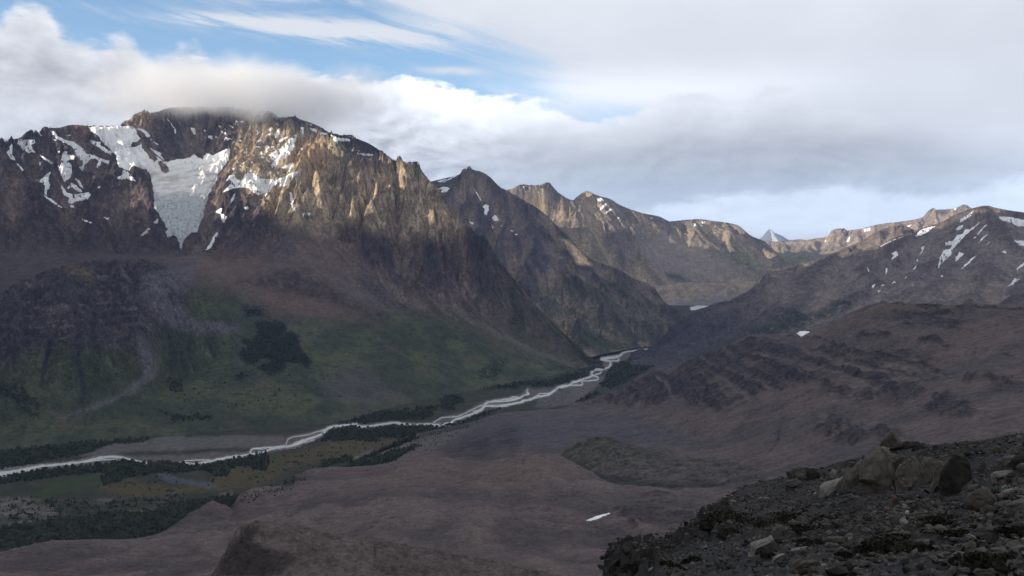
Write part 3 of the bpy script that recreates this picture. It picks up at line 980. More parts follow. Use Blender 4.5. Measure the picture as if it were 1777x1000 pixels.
JF = zm(*Z5, [(700, 620), (780, 570), (820, 560), (880, 510), (930, 500), (990, 520), (1000, 530), (1040, 490), (1090, 460), (1160, 465), (1130, 500), (1050, 540), (960, 580), (860, 610), (760, 640), (560, 690), (480, 690)])


def paint_j(g):
    n1, n2, n3 = var(g, 380, 861), var(g, 110, 862), var(g, 36, 863)
    c = np.tile(np.asarray((0.118, 0.098, 0.092), f32), g.x.shape + (1,))
    c = lerp(c, (0.088, 0.074, 0.074), smooth(n2, 0.46, 0.62))
    c = lerp(c, (0.142, 0.116, 0.100), smooth(n1, 0.50, 0.66) * 0.8)
    c = lerp(c, (0.066, 0.056, 0.058), smooth(erJ, 0.0, 0.45) * 0.7)
    c = lerp(c, (0.150, 0.126, 0.114), smooth(-erJ, 0.12, 0.55) * 0.5)
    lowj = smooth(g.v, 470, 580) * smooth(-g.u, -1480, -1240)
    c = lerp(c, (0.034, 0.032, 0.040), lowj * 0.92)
    c = lerp(c, (0.022, 0.028, 0.024), pmask(g, JF, 10, 14, 24, 33) * smooth(n3, 0.30, 0.52) * 0.9)
    c = lerp(c, (0.155, 0.13, 0.115), pmask(g, zm(*Z5, [(1020, 390), (1110, 430), (1060, 480), (1010, 520), (960, 520), (1000, 460)]), 10, 12) * 0.6)
    return np.clip(c, 0.008, 0.6)


grid_obj('mountain', J, paint_j(J), M_FAR, 1.45, 0.55 + 0 * J.x, kind='structure', label='grey brown mountain with long snow streaks at the right edge')  # tone raised in place of thin sunlight through cloud

# ---- unseen mountain range, added with its crest shaped to shade the valley
cy_, ch_ = [-6000, -4000, -2500, -1000, 300, 1200, 1900, 2300, 2700, 3100, 3450, 3620, 3900, 4129, 4350, 4581, 4835, 5078, 5400, 5600], [500, 950, 1150, 1400, 1700, 2150, 2300, 1850, 1450, 1180, 1020, 930, 740, 660, 760, 980, 1120, 1000, 700, 300]
yy = np.linspace(-6500, 5600, 150)
off = np.concatenate([np.linspace(-2600, -300, 14), np.linspace(-240, 240, 9), np.linspace(300, 1500, 16)])
crest = np.interp(yy, cy_, ch_)
xx_ = -4250 + off[:, None] + 0 * yy[None, :]
yy_ = yy[None, :] + 0 * off[:, None]
hh_ = -720 + (crest + 720)[None, :] * np.clip(1 - np.abs(off)[:, None] / np.where(off < 0, 2600, 1500)[:, None], 0, 1) ** 1.15
hh_ += fbm(xx_, yy_, 900, 6, 0.55, 41, True) * 90 * np.clip(1 - np.abs(off)[:, None] / 1600, 0, 1) * smooth(np.abs(off)[:, None] + 0 * yy_, 0, 400)
me = mesh_np('mountain', np.stack([xx_, yy_, hh_], -1).reshape(-1, 3), grid_faces(*xx_.shape), np.tile(np.asarray((0.09, 0.08, 0.075), f32), xx_.shape + (1,)))
link('mountain', me, M_FAR, kind='structure', label='added unseen mountain range that shades the valley')


# ---- dark hill on the right and the saddle in front of it
KR = [(520, 862), (560, 836), (600, 812), (650, 788), (700, 764), (719, 755), (761, 745), (799, 738), (828, 730), (874, 716), (927, 712), (983, 705), (1000, 699)]
K = loft(520, 1960, 540, [
    [(520, 900, 1900), (700, 880, 1750), (800, 880, 1700), (900, 880, 1650), (1000, 880, 1600), (1100, 880, 1500), (1290, 880, 1400), (1400, 860, 1350), (1777, 820, 1150), (1960, 800, 1100)],
    [(520, 870, 2130), (600, 838, 2300), (700, 808, 2380), (800, 806, 2300), (900, 806, 2200), (1000, 820, 2000), (1100, 832, 1850), (1290, 815, 1750), (1430, 790, 1650), (1550, 770, 1560), (1650, 760, 1500), (1777, 750, 1400), (1960, 740, 1350)],
    [(520, 866, 2160), (600, 822, 2440), (700, 784, 2700), (800, 768, 2750), (900, 750, 2800), (1000, 750, 2720), (1100, 758, 2500), (1200, 770, 2280), (1300, 765, 2120), (1430, 738, 1980), (1550, 722, 1860), (1650, 712, 1760), (1777, 702, 1700), (1960, 690, 1650)],
    [(520, 864, 2170), (600, 816, 2500), (700, 773, 2860), (800, 750, 3040), (900, 730, 3150), (1000, 717, 3250), (1100, 712, 3050), (1200, 703, 2780), (1300, 690, 2560), (1430, 676, 2380), (1550, 665, 2260), (1650, 655, 2170), (1777, 645, 2100), (1960, 630, 2050)],
    [(520, 863, 2175), (600, 814, 2540), (700, 769, 2940), (800, 744, 3150), (900, 722, 3350), (1000, 706, 3560), (1100, 684, 3420), (1200, 658, 3120), (1300, 628, 2960), (1430, 608, 2780), (1520, 580, 2700), (1650, 580, 2600), (1777, 580, 2500), (1960, 570, 2450)],
    [(u, v, float(floor_r(u, v)) * 0.965) for u, v in KR] + [(1030, 692, 3640), (1050, 684, 3660), (1069, 678, 3660), (1088, 665, 3650), (1115, 651, 3620), (1127, 645, 3600), (1160, 636, 3550), (1188, 627, 3500), (1216, 617, 3450), (1245, 605, 3420), (1275, 592, 3380), (1306, 581, 3330), (1340, 580, 3280), (1363, 579, 3240),
     (1395, 573, 3180), (1428, 565.6, 3120), (1450, 555, 3080), (1472, 544, 3050), (1495, 534, 3030), (1511.6, 528, 3010), (1522, 526, 3000), (1533, 521, 3000), (1542, 526, 2990), (1560, 523, 2980), (1575, 527, 2970), (1612, 527, 2940), (1640, 529, 2910), (1669, 528, 2890), (1676, 520, 2890), (1684, 518, 2880), (1695, 525, 2880),
     (1717, 528.5, 2860), (1777, 526, 2820), (1960, 520, 2750)],
    ('back', 200, 60), ('back', 500, 500)], [20, 90, 70, 90, 90, 12, 6])
g = K
thK = g.T[:, None] + g.x * 0
u0, v0 = proj(g.x, g.y, g.z)
q0 = type('q', (), dict(u=u0, v=v0))
Z6 = (1000, 500, 2.287)
KROCK = [zm(*Z6, [(80, 440), (170, 400), (300, 330), (440, 290), (700, 190), (900, 230), (1100, 240), (1400, 250), (1420, 310), (1500, 360), (1380, 400), (1370, 440), (1280, 470), (1100, 440), (960, 410), (950, 370), (840, 390), (700, 440), (580, 495), (460, 480), (420, 440), (330, 460), (120, 470)]),
         zm(*Z6, [(1210, 130), (1260, 90), (1400, 75), (1480, 100), (1540, 130), (1480, 165), (1360, 145), (1250, 135)]),
         zm(*Z6, [(1070, 190), (1130, 170), (1250, 185), (1200, 200), (1080, 198)]),
         zm(*Z6, [(930, 560), (980, 510), (1060, 500), (1100, 540), (1150, 570), (1080, 620), (990, 600)]),
         zm(*Z6, [(1370, 480), (1400, 430), (1470, 425), (1560, 460), (1640, 490), (1600, 520), (1450, 510)]),
         zm(*Z6, [(1530, 370), (1560, 340), (1640, 350), (1700, 360), (1800, 400), (1800, 430), (1660, 410), (1600, 370)]),
         zm(*Z6, [(1330, 205), (1420, 200), (1510, 215), (1470, 225), (1360, 220)]),
         zm(*Z6, [(1090, 545), (1300, 560), (1250, 600), (1120, 600)])]
km = np.zeros(g.x.shape, f32)
for q in KROCK:
    km = np.maximum(km, pmask(q0, q, 9, 16, 40, 71))
nk = fbm(g.x * 1.0, g.y * 1.0, 120, 6, 0.62, 911, True)
strat = fbm(g.z0 * 6.0 + fbm(g.x, g.y, 260, 4, 0.5, 917) * 45, g.x * 0.22 + g.y * 0.10, 95, 6, 0.58, 912)
leftflat = 1 - smooth(u0, 880, 1060)
km2 = smooth(strat * 1.9 + nk * 0.18 + (km - 0.85) * 0.85, -0.02, 0.28) * (1 - leftflat)
km2 = np.maximum(km2 * 0.85, 0.66 * km * smooth(fbm(g.x, g.y, 90, 6, 0.62, 918) + strat * 0.5, -0.30, 0.18))
st = g.z / 22.0 + fbm(g.x, g.y, 260, 3, 0.5, 913) * 1.2
g.z += (3 * km2 + (np.abs((st % 1.0) - 0.5) - 0.25) * 16 * km2 + nk * (2.0 + 7 * km2) + erosion(g.x, g.y, g.gx, g.gy, 160, 5, 914, 0.5) * (2.5 + 8 * km2) * (1 - leftflat)
        + fbm(g.x, g.y, 420, 5, 0.5, 915) * 9 * (1 - 0.8 * leftflat)) * smooth(thK, 0.2, 1.0)
fix_sil(g, 5, 0.45, 5)
finish(g)


def paint_k(g):
    n1, n2, n3 = var(g, 260, 961), var(g, 70, 962), var(g, 20, 963)
    c = np.tile(np.asarray((0.104, 0.080, 0.077), f32), g.x.shape + (1,))
    c = lerp(c, (0.078, 0.065, 0.068), smooth(n1, 0.46, 0.62))
    c = lerp(c, (0.060, 0.052, 0.054), smooth(n3, 0.55, 0.70) * 0.5)
    c = lerp(c, (0.026, 0.024, 0.031), km2 * (0.62 + 0.38 * smooth(n3, 0.36, 0.58)))
    c = lerp(c, (0.125, 0.104, 0.096), (1 - km2) * smooth(-strat, 0.10, 0.40) * (0.3 + 0.5 * km) * (1 - leftflat))
    bl = pmask(g, [(760, 760), (820, 735), (1000, 715), (1150, 745), (1200, 770), (1000, 770), (850, 770)], 24, 18, 60, 72)
    c = lerp(c, (0.066, 0.066, 0.078), bl * 0.8)
    dk = pmask(g, zm(560, 640, 5.226, [(1050, 700), (1250, 640), (1500, 560), (1777, 500), (1777, 700), (1700, 840), (1500, 850), (1250, 820), (1100, 800)]), 16, 16, 40, 73)
    c = lerp(c, (0.030, 0.028, 0.034), dk * (0.35 + 0.6 * smooth(n2, 0.40, 0.6)))
    lf = pmask(g, zm(560, 640, 5.226, [(0, 870), (270, 800), (450, 720), (850, 590), (1200, 520), (1420, 450), (1300, 560), (1100, 690), (900, 800), (700, 850), (300, 900)]), 8, 8)
    c = lerp(c, (0.105, 0.095, 0.090), lf * 0.8)
    for q in STRIPS:
        c = lerp(c, (0.018, 0.022, 0.016), pmask(g, q, 3, 4, 14, 74))
    c = lerp(c, (0.10, 0.078, 0.05), pmask(g, zm(*Z6, [(1100, 90), (1220, 55), (1400, 65), (1530, 70), (1300, 90), (1180, 110)]), 10, 10) * 0.6)
    return np.clip(c, 0.008, 0.6)


ZC = (560, 640, 5.226)
STRIPS = [zm(*ZC, [(0, 860), (240, 800), (280, 830), (600, 720), (760, 640), (830, 610), (840, 630), (700, 690), (550, 745), (420, 800), (270, 890), (0, 900)]),
          zm(*ZC, [(280, 895), (400, 850), (540, 790), (780, 710), (890, 700), (760, 760), (640, 840), (500, 870), (370, 902)])]
grid_obj('hill', K, paint_k(K), M_MID, 0.92, km2, kind='structure', label='dark broad hill with horizontal rock bands on the right')

KB = loft(1700, 1960, 110, [
    [(1700, 560, 3300), (1960, 560, 3300)],
    [(1700, 548, 3600), (1715, 538, 3620), (1735, 526, 3650), (1748, 517, 3670), (1761, 511, 3680), (1777, 509, 3700), (1850, 500, 3750), (1960, 500, 3800)],
    ('back', 200, 60), ('back', 400, 300)], [40, 12, 4])
g = KB
g.z += fbm(g.x, g.y, 140, 6, 0.6, 921, True) * 10
fix_sil(g, 1, 0.6, 5)
finish(g)
grid_obj('hill', KB, lerp(np.tile(np.asarray((0.05, 0.045, 0.05), f32), g.x.shape + (1,)), (0.075, 0.066, 0.066), smooth(var(g, 50, 922), 0.45, 0.6)), M_MID, kind='structure', label='dark little hilltop at the right edge')

# ---- green knoll
KN = loft(955, 1400, 230, [
    [(955, 850, 1700), (1057, 850, 1680), (1131, 856, 1620), (1240, 856, 1560), (1302, 850, 1520), (1400, 845, 1480)],
    [(955, 835, 1850), (1020, 822, 1860), (1057, 822, 1800), (1131, 832, 1720), (1240, 832, 1650), (1302, 828, 1600), (1400, 835, 1540)],
    [(955, 815, 2000), (985, 782, 2060), (1010, 767, 2080), (1035, 759, 2080), (1060, 762, 2060), (1090, 773, 2020), (1114, 780, 2000), (1140, 785, 1980), (1175, 793, 1940), (1240, 801, 1860), (1302, 812, 1760), (1350, 824, 1650), (1400, 832, 1580)],
    ('back', 90, 8), ('back', 220, 60)], [30, 90, 14, 6])
g = KN
thN = g.T[:, None] + g.x * 0
g.z += (erosion(g.x, g.y, g.gx, g.gy, 90, 4, 931, 0.55) * 4 + fbm(g.x, g.y, 70, 6, 0.6, 932, True) * 4) * smooth(thN, 0.2, 1.0)
fix_sil(g, 2, 0.5, 7)
finish(g)
n1, n2, n3 = var(g, 90, 933), var(g, 26, 934), var(g, 9, 935)
c = np.tile(np.asarray((0.098, 0.085, 0.077), f32), g.x.shape + (1,))
c = lerp(c, (0.062, 0.057, 0.052), smooth(n2, 0.45, 0.6) * 0.7)
gk = pmask(g, [(955, 800), (1000, 760), (1045, 752), (1100, 772), (1150, 790), (1110, 800), (1050, 800), (1030, 830), (990, 830)], 14, 14, 30, 75)
c = lerp(c, (0.042, 0.048, 0.024), gk * smooth(n2, 0.38, 0.60) * 0.75)
c = lerp(c, (0.026, 0.026, 0.026), pmask(g, [(1000, 815), (1050, 825), (1131, 838), (1250, 838), (1302, 826), (1250, 846), (1131, 848), (1057, 842)], 7, 10, 24, 76) * 0.85)
c = lerp(c, (0.024, 0.026, 0.020), smooth(n3, 0.56, 0.68) * 0.65)
grid_obj('knoll', KN, c, M_MID, 0.85, kind='structure', label='small green-topped knoll beside the brown plateau')

# ---- brown plateau in the foreground
LR = [(-80, 985, 1420), (0, 960, 1500), (71, 944, 1540), (153, 936, 1570), (213, 936, 1600), (272, 927, 1680), (295, 915, 1760), (327, 893, 1900), (350, 882, 1980), (370, 873, 2040), (390, 878, 2030), (402, 884, 2020), (413, 864, 2100), (430, 852, 2150), (445, 846, 2170), (472, 846, 2170), (512, 826, 2290), (551, 812, 2380),
      (590, 811, 2360), (630, 810, 2330), (682, 802, 2280), (700, 798, 2260), (761, 795, 2180), (808, 799, 2080), (847, 801, 2030), (900, 793, 2000), (930, 790, 1980), (975, 793, 1930), (1000, 805, 1860), (1030, 822, 1770), (1060, 838, 1690), (1131, 845, 1620), (1240, 845, 1550), (1290, 838, 1530), (1400, 850, 1440), (1560, 860, 1350)]
Lp = loft(-80, 1960, 780, [
    [(-80, 1180, 480), (0, 1180, 480), (400, 1150, 480), (900, 1150, 470), (1240, 1150, 460), (1560, 1150, 450)],
    [(-80, 1060, 950), (0, 1055, 950), (200, 1040, 980), (400, 1000, 1050), (551, 930, 1200), (700, 915, 1180), (900, 925, 1080), (1100, 935, 1000), (1240, 940, 950), (1560, 960, 880)],
    [(-80, 1010, 1180), (0, 990, 1220), (213, 965, 1300), (400, 915, 1580), (551, 856, 1800), (700, 845, 1700), (900, 850, 1500), (1000, 858, 1430), (1100, 870, 1350), (1240, 876, 1280), (1560, 900, 1150)],
    LR, ('back', 60, 12), ('back', 260, 220)], [20, 100, 110, 14, 6])
g = Lp
thL = g.T[:, None] + g.x * 0
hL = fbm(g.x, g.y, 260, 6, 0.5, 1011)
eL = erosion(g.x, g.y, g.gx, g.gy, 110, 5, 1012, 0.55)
g.z += (hL * 20 + eL * 4.0 + fbm(g.x, g.y, 60, 5, 0.6, 1013) * 1.6) * (0.5 + 0.5 * smooth(thL, 0.2, 1.0))
u0, v0 = proj(g.x, g.y, g.z)
q0 = type('q', (), dict(u=u0, v=v0))
ZL = (1020, 840, 4.676)
LROCK = [zm(*ZL, [(220, 200), (300, 160), (400, 150), (470, 150), (560, 190), (700, 200), (850, 230), (880, 290), (700, 260), (560, 230), (480, 290), (380, 350), (320, 280), (250, 240)]), zm(*ZL, [(430, 90), (520, 60), (620, 65), (700, 90), (560, 115)])]
lm = np.zeros(g.x.shape, f32)
for q in LROCK:
    lm = np.maximum(lm, pmask(q0, q, 6, 9, 18, 81))
g.z += lm * (3 + 5 * fbm(g.x, g.y, 24, 5, 0.6, 1014, True))
fix_sil(g, 3, 0.4, 7)
finish(g)


def paint_l(g):
    n1, n2, n3 = var(g, 300, 1061), var(g, 80, 1062), var(g, 14, 1063)
    c = np.tile(np.asarray((0.116, 0.091, 0.086), f32), g.x.shape + (1,))
    c = lerp(c, (0.072, 0.060, 0.060), smooth(n1, 0.44, 0.62))
    c = lerp(c, (0.118, 0.083, 0.074), smooth(n2, 0.52, 0.68) * 0.6)
    c = lerp(c, (0.060, 0.052, 0.052), smooth(n3, 0.58, 0.7) * 0.4)
    c = lerp(c, (0.034, 0.030, 0.033), lm * (0.4 + 0.6 * smooth(n3, 0.36, 0.55)))
    c = lerp(c, (0.140, 0.108, 0.101), smooth(hL + 0.4 * eL, 0.05, 0.42) * 0.7)  # rises lightened: relief shading put into the colour
    c = lerp(c, (0.056, 0.048, 0.050), smooth(-hL - 0.5 * eL, 0.10, 0.48) * 0.5)  # hollows greyed by debris and darkened as painted relief shade
    redd = pmask(g, [(600, 815), (760, 800), (960, 795), (1010, 815), (900, 850), (700, 850), (560, 850)], 26, 20, 60, 82)
    c = lerp(c, (0.125, 0.088, 0.078), redd * 0.6)
    gl = pmask(g, [(700, 850), (860, 860), (1000, 850), (1200, 860), (1280, 870), (1150, 890), (1010, 885), (850, 880)], 16, 16, 50, 83)
    c = lerp(c, (0.060, 0.054, 0.056), gl * 0.6)
    dk = pmask(g, zm(280, 700, 5.226, [(1180, 960), (1300, 900), (1400, 880), (1460, 920), (1400, 960), (1250, 990), (1100, 1010)]), 8, 8)
    c = lerp(c, (0.048, 0.042, 0.042), dk * 0.8)
    # bushes and dark turf along the plateau's edge above the valley
    bl = pmask(g, [(400, 885), (420, 858), (470, 845), (512, 826), (560, 816), (520, 840), (480, 856), (430, 872)], 5, 9, 14, 84)
    c = lerp(c, (0.042, 0.040, 0.034), bl * smooth(n3, 0.48, 0.6))
    c = lerp(c, (0.024, 0.026, 0.020), pmask(g, zm(280, 700, 5.226, [(1050, 745), (1130, 700), (1200, 660), (1280, 690), (1200, 735), (1120, 750)]), 4, 6, 12, 85))
    return np.clip(c, 0.008, 0.6)


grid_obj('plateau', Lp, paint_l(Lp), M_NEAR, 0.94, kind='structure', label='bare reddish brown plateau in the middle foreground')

# ---- near dark brow at the lower edge
Nb = loft(330, 1120, 330, [
    [(330, 1120, 420), (700, 1120, 420), (1120, 1120, 420)],
    [(330, 1070, 560), (480, 1000, 600), (700, 1010, 560), (1120, 1060, 520)],
    [(330, 1060, 640), (365, 1010, 650), (380, 985, 660), (394, 958, 670), (405, 938, 680), (417, 921, 690), (430, 914, 700), (445, 909, 710), (473, 905, 720), (500, 909, 725), (551, 920, 720), (620, 934, 710), (700, 946, 690), (800, 962, 660), (900, 985, 630), (1000, 1008, 600), (1120, 1045, 570)],
    ('back', 20, 6), ('back', 90, 90)], [30, 110, 12, 5])
g = Nb
thB = g.T[:, None] + g.x * 0
stb = g.z / 5.0 + fbm(g.x, g.y, 60, 3, 0.5, 1111)
g.z += fbm(g.x, g.y, 60, 8, 0.66, 1112, True) * 6.5 + (np.abs((stb % 1.0) - 0.5) - 0.25) * 2.4 + erosion(g.x, g.y, g.gx, g.gy, 40, 4, 1113, 0.5) * 1.5
fix_sil(g, 2, 0.5, 5)
g.z += fbm(g.x, g.y, 26, 6, 0.66, 1115, True) * (2.6 + 4.5 * smooth(-g.uu, -480, -400)[None, :]) * smooth(thB, 0.4, 1.0) - 1.2
finish(g)
n2, n3 = var(g, 30, 1162), var(g, 6, 1163)
c = np.tile(np.asarray((0.104, 0.084, 0.078), f32), g.x.shape + (1,))
c = lerp(c, (0.078, 0.062, 0.058), smooth(n2, 0.45, 0.62) * 0.7)
c = lerp(c, (0.110, 0.088, 0.078), smooth(n3, 0.58, 0.7) * 0.6)
c = lerp(c, (0.026, 0.022, 0.021), pmask(g, [(375, 1000), (400, 950), (430, 912), (450, 912), (440, 940), (470, 955), (520, 965), (480, 1000)], 7, 9, 18, 86) * 0.8)
grid_obj('brow', Nb, c, M_NEAR, 0.88, 0.5 + 0 * Nb.x, kind='structure', label='near dark brown rocky brow at the bottom edge')

# ---- valley floor
ZA, ZB, ZD = (0, 740, 5.553), (280, 700, 5.226), (820, 590, 5.226)
NC, NR = 740, 230
azf = np.arctan((np.linspace(-170, 1420, NC) - UC) / FPX)
rf_ = np.concatenate([np.exp(np.linspace(math.log(1700), math.log(6600), NR - 40)), np.exp(np.linspace(math.log(6620), math.log(11500), 40))])
Vf = Grid()
Vf.r = rf_[:, None] + 0 * azf[None, :]
Vf.az = azf
Vf.x, Vf.y = Vf.r * np.sin(azf), Vf.r * np.cos(azf)


def floor_z(r):
    return FLOOR_Z + np.maximum(r - 6100, 0) * 0.045


Vf.z = floor_z(Vf.r) + fbm(Vf.x, Vf.y, 60, 4, 0.5, 1211) * 0.35
finish(Vf)
GRAVEL = [zm(*ZA, [(740, 285), (1000, 205), (980, 185), (1120, 165), (1250, 160), (1440, 130), (1560, 95), (1780, 95), (1780, 230), (1300, 240), (1000, 285)]),
          zm(*ZB, [(-60, 305), (300, 305), (700, 288), (1100, 295), (1130, 330), (1000, 380), (800, 400), (500, 408), (-60, 432)]),
          zm(*ZB, [(-60, 490), (150, 480), (500, 440), (780, 440), (830, 450), (700, 480), (450, 520), (200, 530), (-60, 548)]),
          zm(*ZA, [(1100, 285), (1777, 275), (1777, 360), (1420, 352)]),
          zm(*ZA, [(200, 420), (450, 385), (800, 345), (900, 330), (1200, 310), (1100, 355), (700, 405), (450, 435), (150, 460)]),
          zm(*ZC, [(980, 500), (1100, 435), (1300, 390), (1450, 320), (1600, 270), (1790, 235), (1790, 310), (1480, 350), (1400, 400), (1200, 470), (1050, 520)]),
          zm(*ZB, [(800, 455), (1000, 380), (1150, 300), (1450, 235), (1500, 235), (1460, 280), (1280, 370), (1080, 420), (950, 460)]),
          zm(*ZD, [(940, 568), (700, 610), (560, 610), (600, 530), (740, 480), (900, 420), (1000, 380), (1140, 330), (1210, 330), (1150, 410), (1000, 520)]),
          zm(*ZD, [(400, 520), (500, 440), (700, 440), (760, 430), (700, 490), (500, 520)]),
          zm(*ZD, [(1340, 185), (1400, 110), (1640, 95), (1480, 172)]), zm(*ZD, [(1180, 190), (1250, 150), (1350, 160), (1260, 230), (1140, 270)]),
          zm(*ZD, [(0, 600), (120, 555), (300, 545), (480, 530), (480, 560), (250, 605), (80, 650), (0, 680)])]
MEADOW = [zm(*ZB, [(480, 690), (560, 590), (640, 560), (850, 590), (960, 600), (990, 480), (1250, 430), (1500, 380), (1540, 340), (1777, 340), (1777, 420), (1600, 480), (1130, 600), (1090, 640), (1000, 700), (800, 770), (500, 790), (0, 850), (0, 790), (300, 740)]),
          zm(*ZA, [(880, 600), (1200, 530), (1500, 560), (1777, 600), (1500, 690), (1200, 690), (1000, 640)]),
          zm(*ZC, [(0, 660), (300, 650), (500, 660), (700, 630), (500, 720), (250, 800), (0, 840)])]
MOSS = [zm(*ZA, [(450, 540), (700, 470), (1050, 450), (1000, 520), (700, 620), (300, 690)]), zm(*ZA, [(350, 650), (500, 650), (480, 700), (350, 700)]), zm(*ZB, [(1020, 500), (1080, 480), (1110, 560), (1040, 580)])]
PALE = [zm(*ZA, [(0, 760), (200, 730), (450, 770), (620, 850), (350, 860), (0, 880)]), zm(*ZA, [(0, 930), (560, 880), (620, 910), (100, 970)]), zm(*ZA, [(920, 700), (1080, 690), (1080, 730), (960, 745)]), zm(*ZA, [(0, 690), (250, 680), (400, 720), (200, 735), (0, 760)]),
        zm(*ZB, [(500, 845), (560, 810), (650, 805), (650, 840), (560, 850)]), zm(*ZA, [(1240, 825), (1430, 810), (1440, 840), (1300, 835)]), zm(*ZA, [(1060, 850), (1190, 835), (1200, 860), (1090, 865)]),
        zm(*ZB, [(340, 980), (400, 930), (490, 910), (520, 950), (450, 990)]), zm(*ZC, [(250, 800), (480, 720), (500, 740), (280, 830)]), zm(*ZC, [(300, 890), (440, 815), (760, 690), (800, 660), (790, 700), (560, 780), (400, 850)])]
POND = [zm(*ZB, [(-20, 670), (60, 645), (200, 685), (320, 705), (430, 715), (520, 760), (420, 770), (300, 745), (100, 730)]), zm(*ZA, [(1520, 460), (1640, 440), (1690, 490), (1600, 510), (1530, 490)])]
FLOORWOOD = [zm(*ZA, [(-80, 250), (0, 235), (500, 185), (900, 135), (1250, 95), (1450, 105), (1440, 130), (1250, 158), (1100, 160), (980, 190), (900, 240), (700, 285), (400, 318), (380, 350), (0, 400), (-80, 410)]),
             zm(*ZA, [(-80, 520), (0, 500), (400, 430), (900, 380), (1200, 335), (1420, 352), (1700, 360), (1790, 370), (1790, 425), (1500, 440), (1200, 500), (1000, 560), (980, 510), (1060, 450), (900, 440), (450, 490), (0, 550), (-80, 560)]),
             [(-20, 922), (40, 912), (115, 900), (180, 893), (260, 892), (320, 872), (400, 862), (418, 860), (400, 880), (370, 872), (325, 893), (293, 915), (270, 930), (213, 940), (150, 940), (70, 948), (-20, 965)],
             zm(*ZB, [(0, 548), (150, 553), (300, 568), (500, 545), (700, 505), (960, 450), (960, 480), (980, 540), (940, 610), (850, 590), (800, 560), (650, 560), (600, 650), (500, 660), (400, 600), (200, 620), (0, 610)]),
             zm(*ZC, [(0, 605), (60, 565), (270, 520), (330, 535), (360, 555), (520, 540), (650, 515), (860, 518), (1010, 522), (1130, 518), (1250, 490), (1430, 408), (1600, 365), (1560, 390), (1400, 455), (1200, 515), (850, 590), (700, 630), (520, 620), (480, 660), (300, 640), (0, 660)]),
             zm(*ZC, [(150, 505), (330, 440), (480, 400), (560, 375), (680, 390), (760, 370), (800, 400), (980, 395), (1000, 430), (870, 462), (660, 465), (480, 485), (300, 490)]),
             zm(*ZC, [(1070, 290), (1130, 245), (1210, 240), (1280, 280), (1270, 310), (1200, 320), (1170, 380), (1090, 370)]),
             zm(*ZC, [(840, 345), (940, 350), (1060, 340), (1050, 360), (960, 385), (850, 370)]),
             zm(*ZC, [(1190, 200), (1300, 160), (1400, 80), (1560, 80), (1780, 90), (1780, 180), (1560, 180), (1350, 180), (1230, 220)]),
             zm(*ZD, [(0, 360), (150, 350), (300, 380), (460, 330), (560, 330), (570, 370), (700, 370), (840, 310), (1000, 290), (1080, 290), (1080, 310), (960, 350), (870, 390), (740, 410), (550, 430), (520, 410), (300, 420), (130, 440), (30, 410)]),
             zm(*ZD, [(980, 190), (1040, 160), (1150, 190), (1200, 200), (1080, 280), (980, 280), (960, 240)]),
             zm(*ZD, [(1220, 270), (1290, 210), (1400, 190), (1560, 120), (1640, 95), (1740, 180), (1560, 290), (1420, 370), (1250, 440), (1170, 420), (1160, 400), (1215, 340)]),
             zm(*ZD, [(940, 562), (1050, 510), (1140, 460), (1150, 490), (1050, 540)]),
             zm(*ZC, [(0, 850), (240, 795), (260, 830), (0, 890)])]
ORDER_WOOD = ['dark wood along the far river bank at the left edge', 'dark wood along the near river bank at the left edge', 'dark wood below the brown plateau at the lower left', 'dark wood in the bend beside the yellow meadow', 'dark wood on the near bank of the middle river',
              'dark wood on the far bank of the middle river', 'dark round copse on a mound above the river', 'thin dark copse on the green foot of the mountain', 'dark wood at the edge of the debris fan', 'dark wood where the green fan meets the river',
              'small dark wood on the upper far bank', 'dark wood at the foot of the snow-streaked mountain', 'dark trees at the end of the gravel flat', 'dark trees on the terrace under the plateau']


def paint_v(g):
    n1, n2, n3 = var(g, 260, 1261), var(g, 60, 1262), var(g, 18, 1263)
    c = np.tile(np.asarray((0.036, 0.040, 0.027), f32), g.x.shape + (1,))
    c = lerp(c, (0.055, 0.053, 0.036), smooth(n2, 0.46, 0.64))
    for q in MEADOW:
        c = lerp(c, (0.082, 0.066, 0.032), pmask(g, q, 6, 7, 24, 91) * (0.6 + 0.4 * smooth(n2, 0.3, 0.6)))
    for q in MOSS:
        c = lerp(c, (0.042, 0.060, 0.022), pmask(g, q, 8, 8, 24, 92) * 0.8)
    for q in GRAVEL:
        c = lerp(c, (0.125, 0.113, 0.114), pmask(g, q, 3, 4, 20, 93) * (0.75 + 0.25 * smooth(n3, 0.35, 0.6)))
    for q in PALE:
        c = lerp(c, (0.160, 0.138, 0.125), pmask(g, q, 4, 6, 14, 94) * (0.4 + 0.6 * smooth(n3, 0.40, 0.6)))
    for q in POND:
        c = lerp(c, (0.078, 0.085, 0.100), pmask(g, q, 3, 4, 14, 95))
    for q in FLOORWOOD:
        c = lerp(c, (0.016, 0.021, 0.015), pmask(g, q, 2, 4, 12, 96))
    # old channels across the gravel
    ch = pmask(g, zm(*ZD, [(560, 600), (600, 540), (760, 490), (900, 450), (900, 520), (820, 570), (700, 605)]), 6, 6)
    c = lerp(c, (0.045, 0.042, 0.040), ch * smooth(n3, 0.5, 0.6) * 0.8)
    return np.clip(c, 0.008, 0.6)


grid_obj('valley_floor', Vf, paint_v(Vf), M_NEAR, 0.82, kind='structure', label='flat valley floor with gravel, meadow and woods')

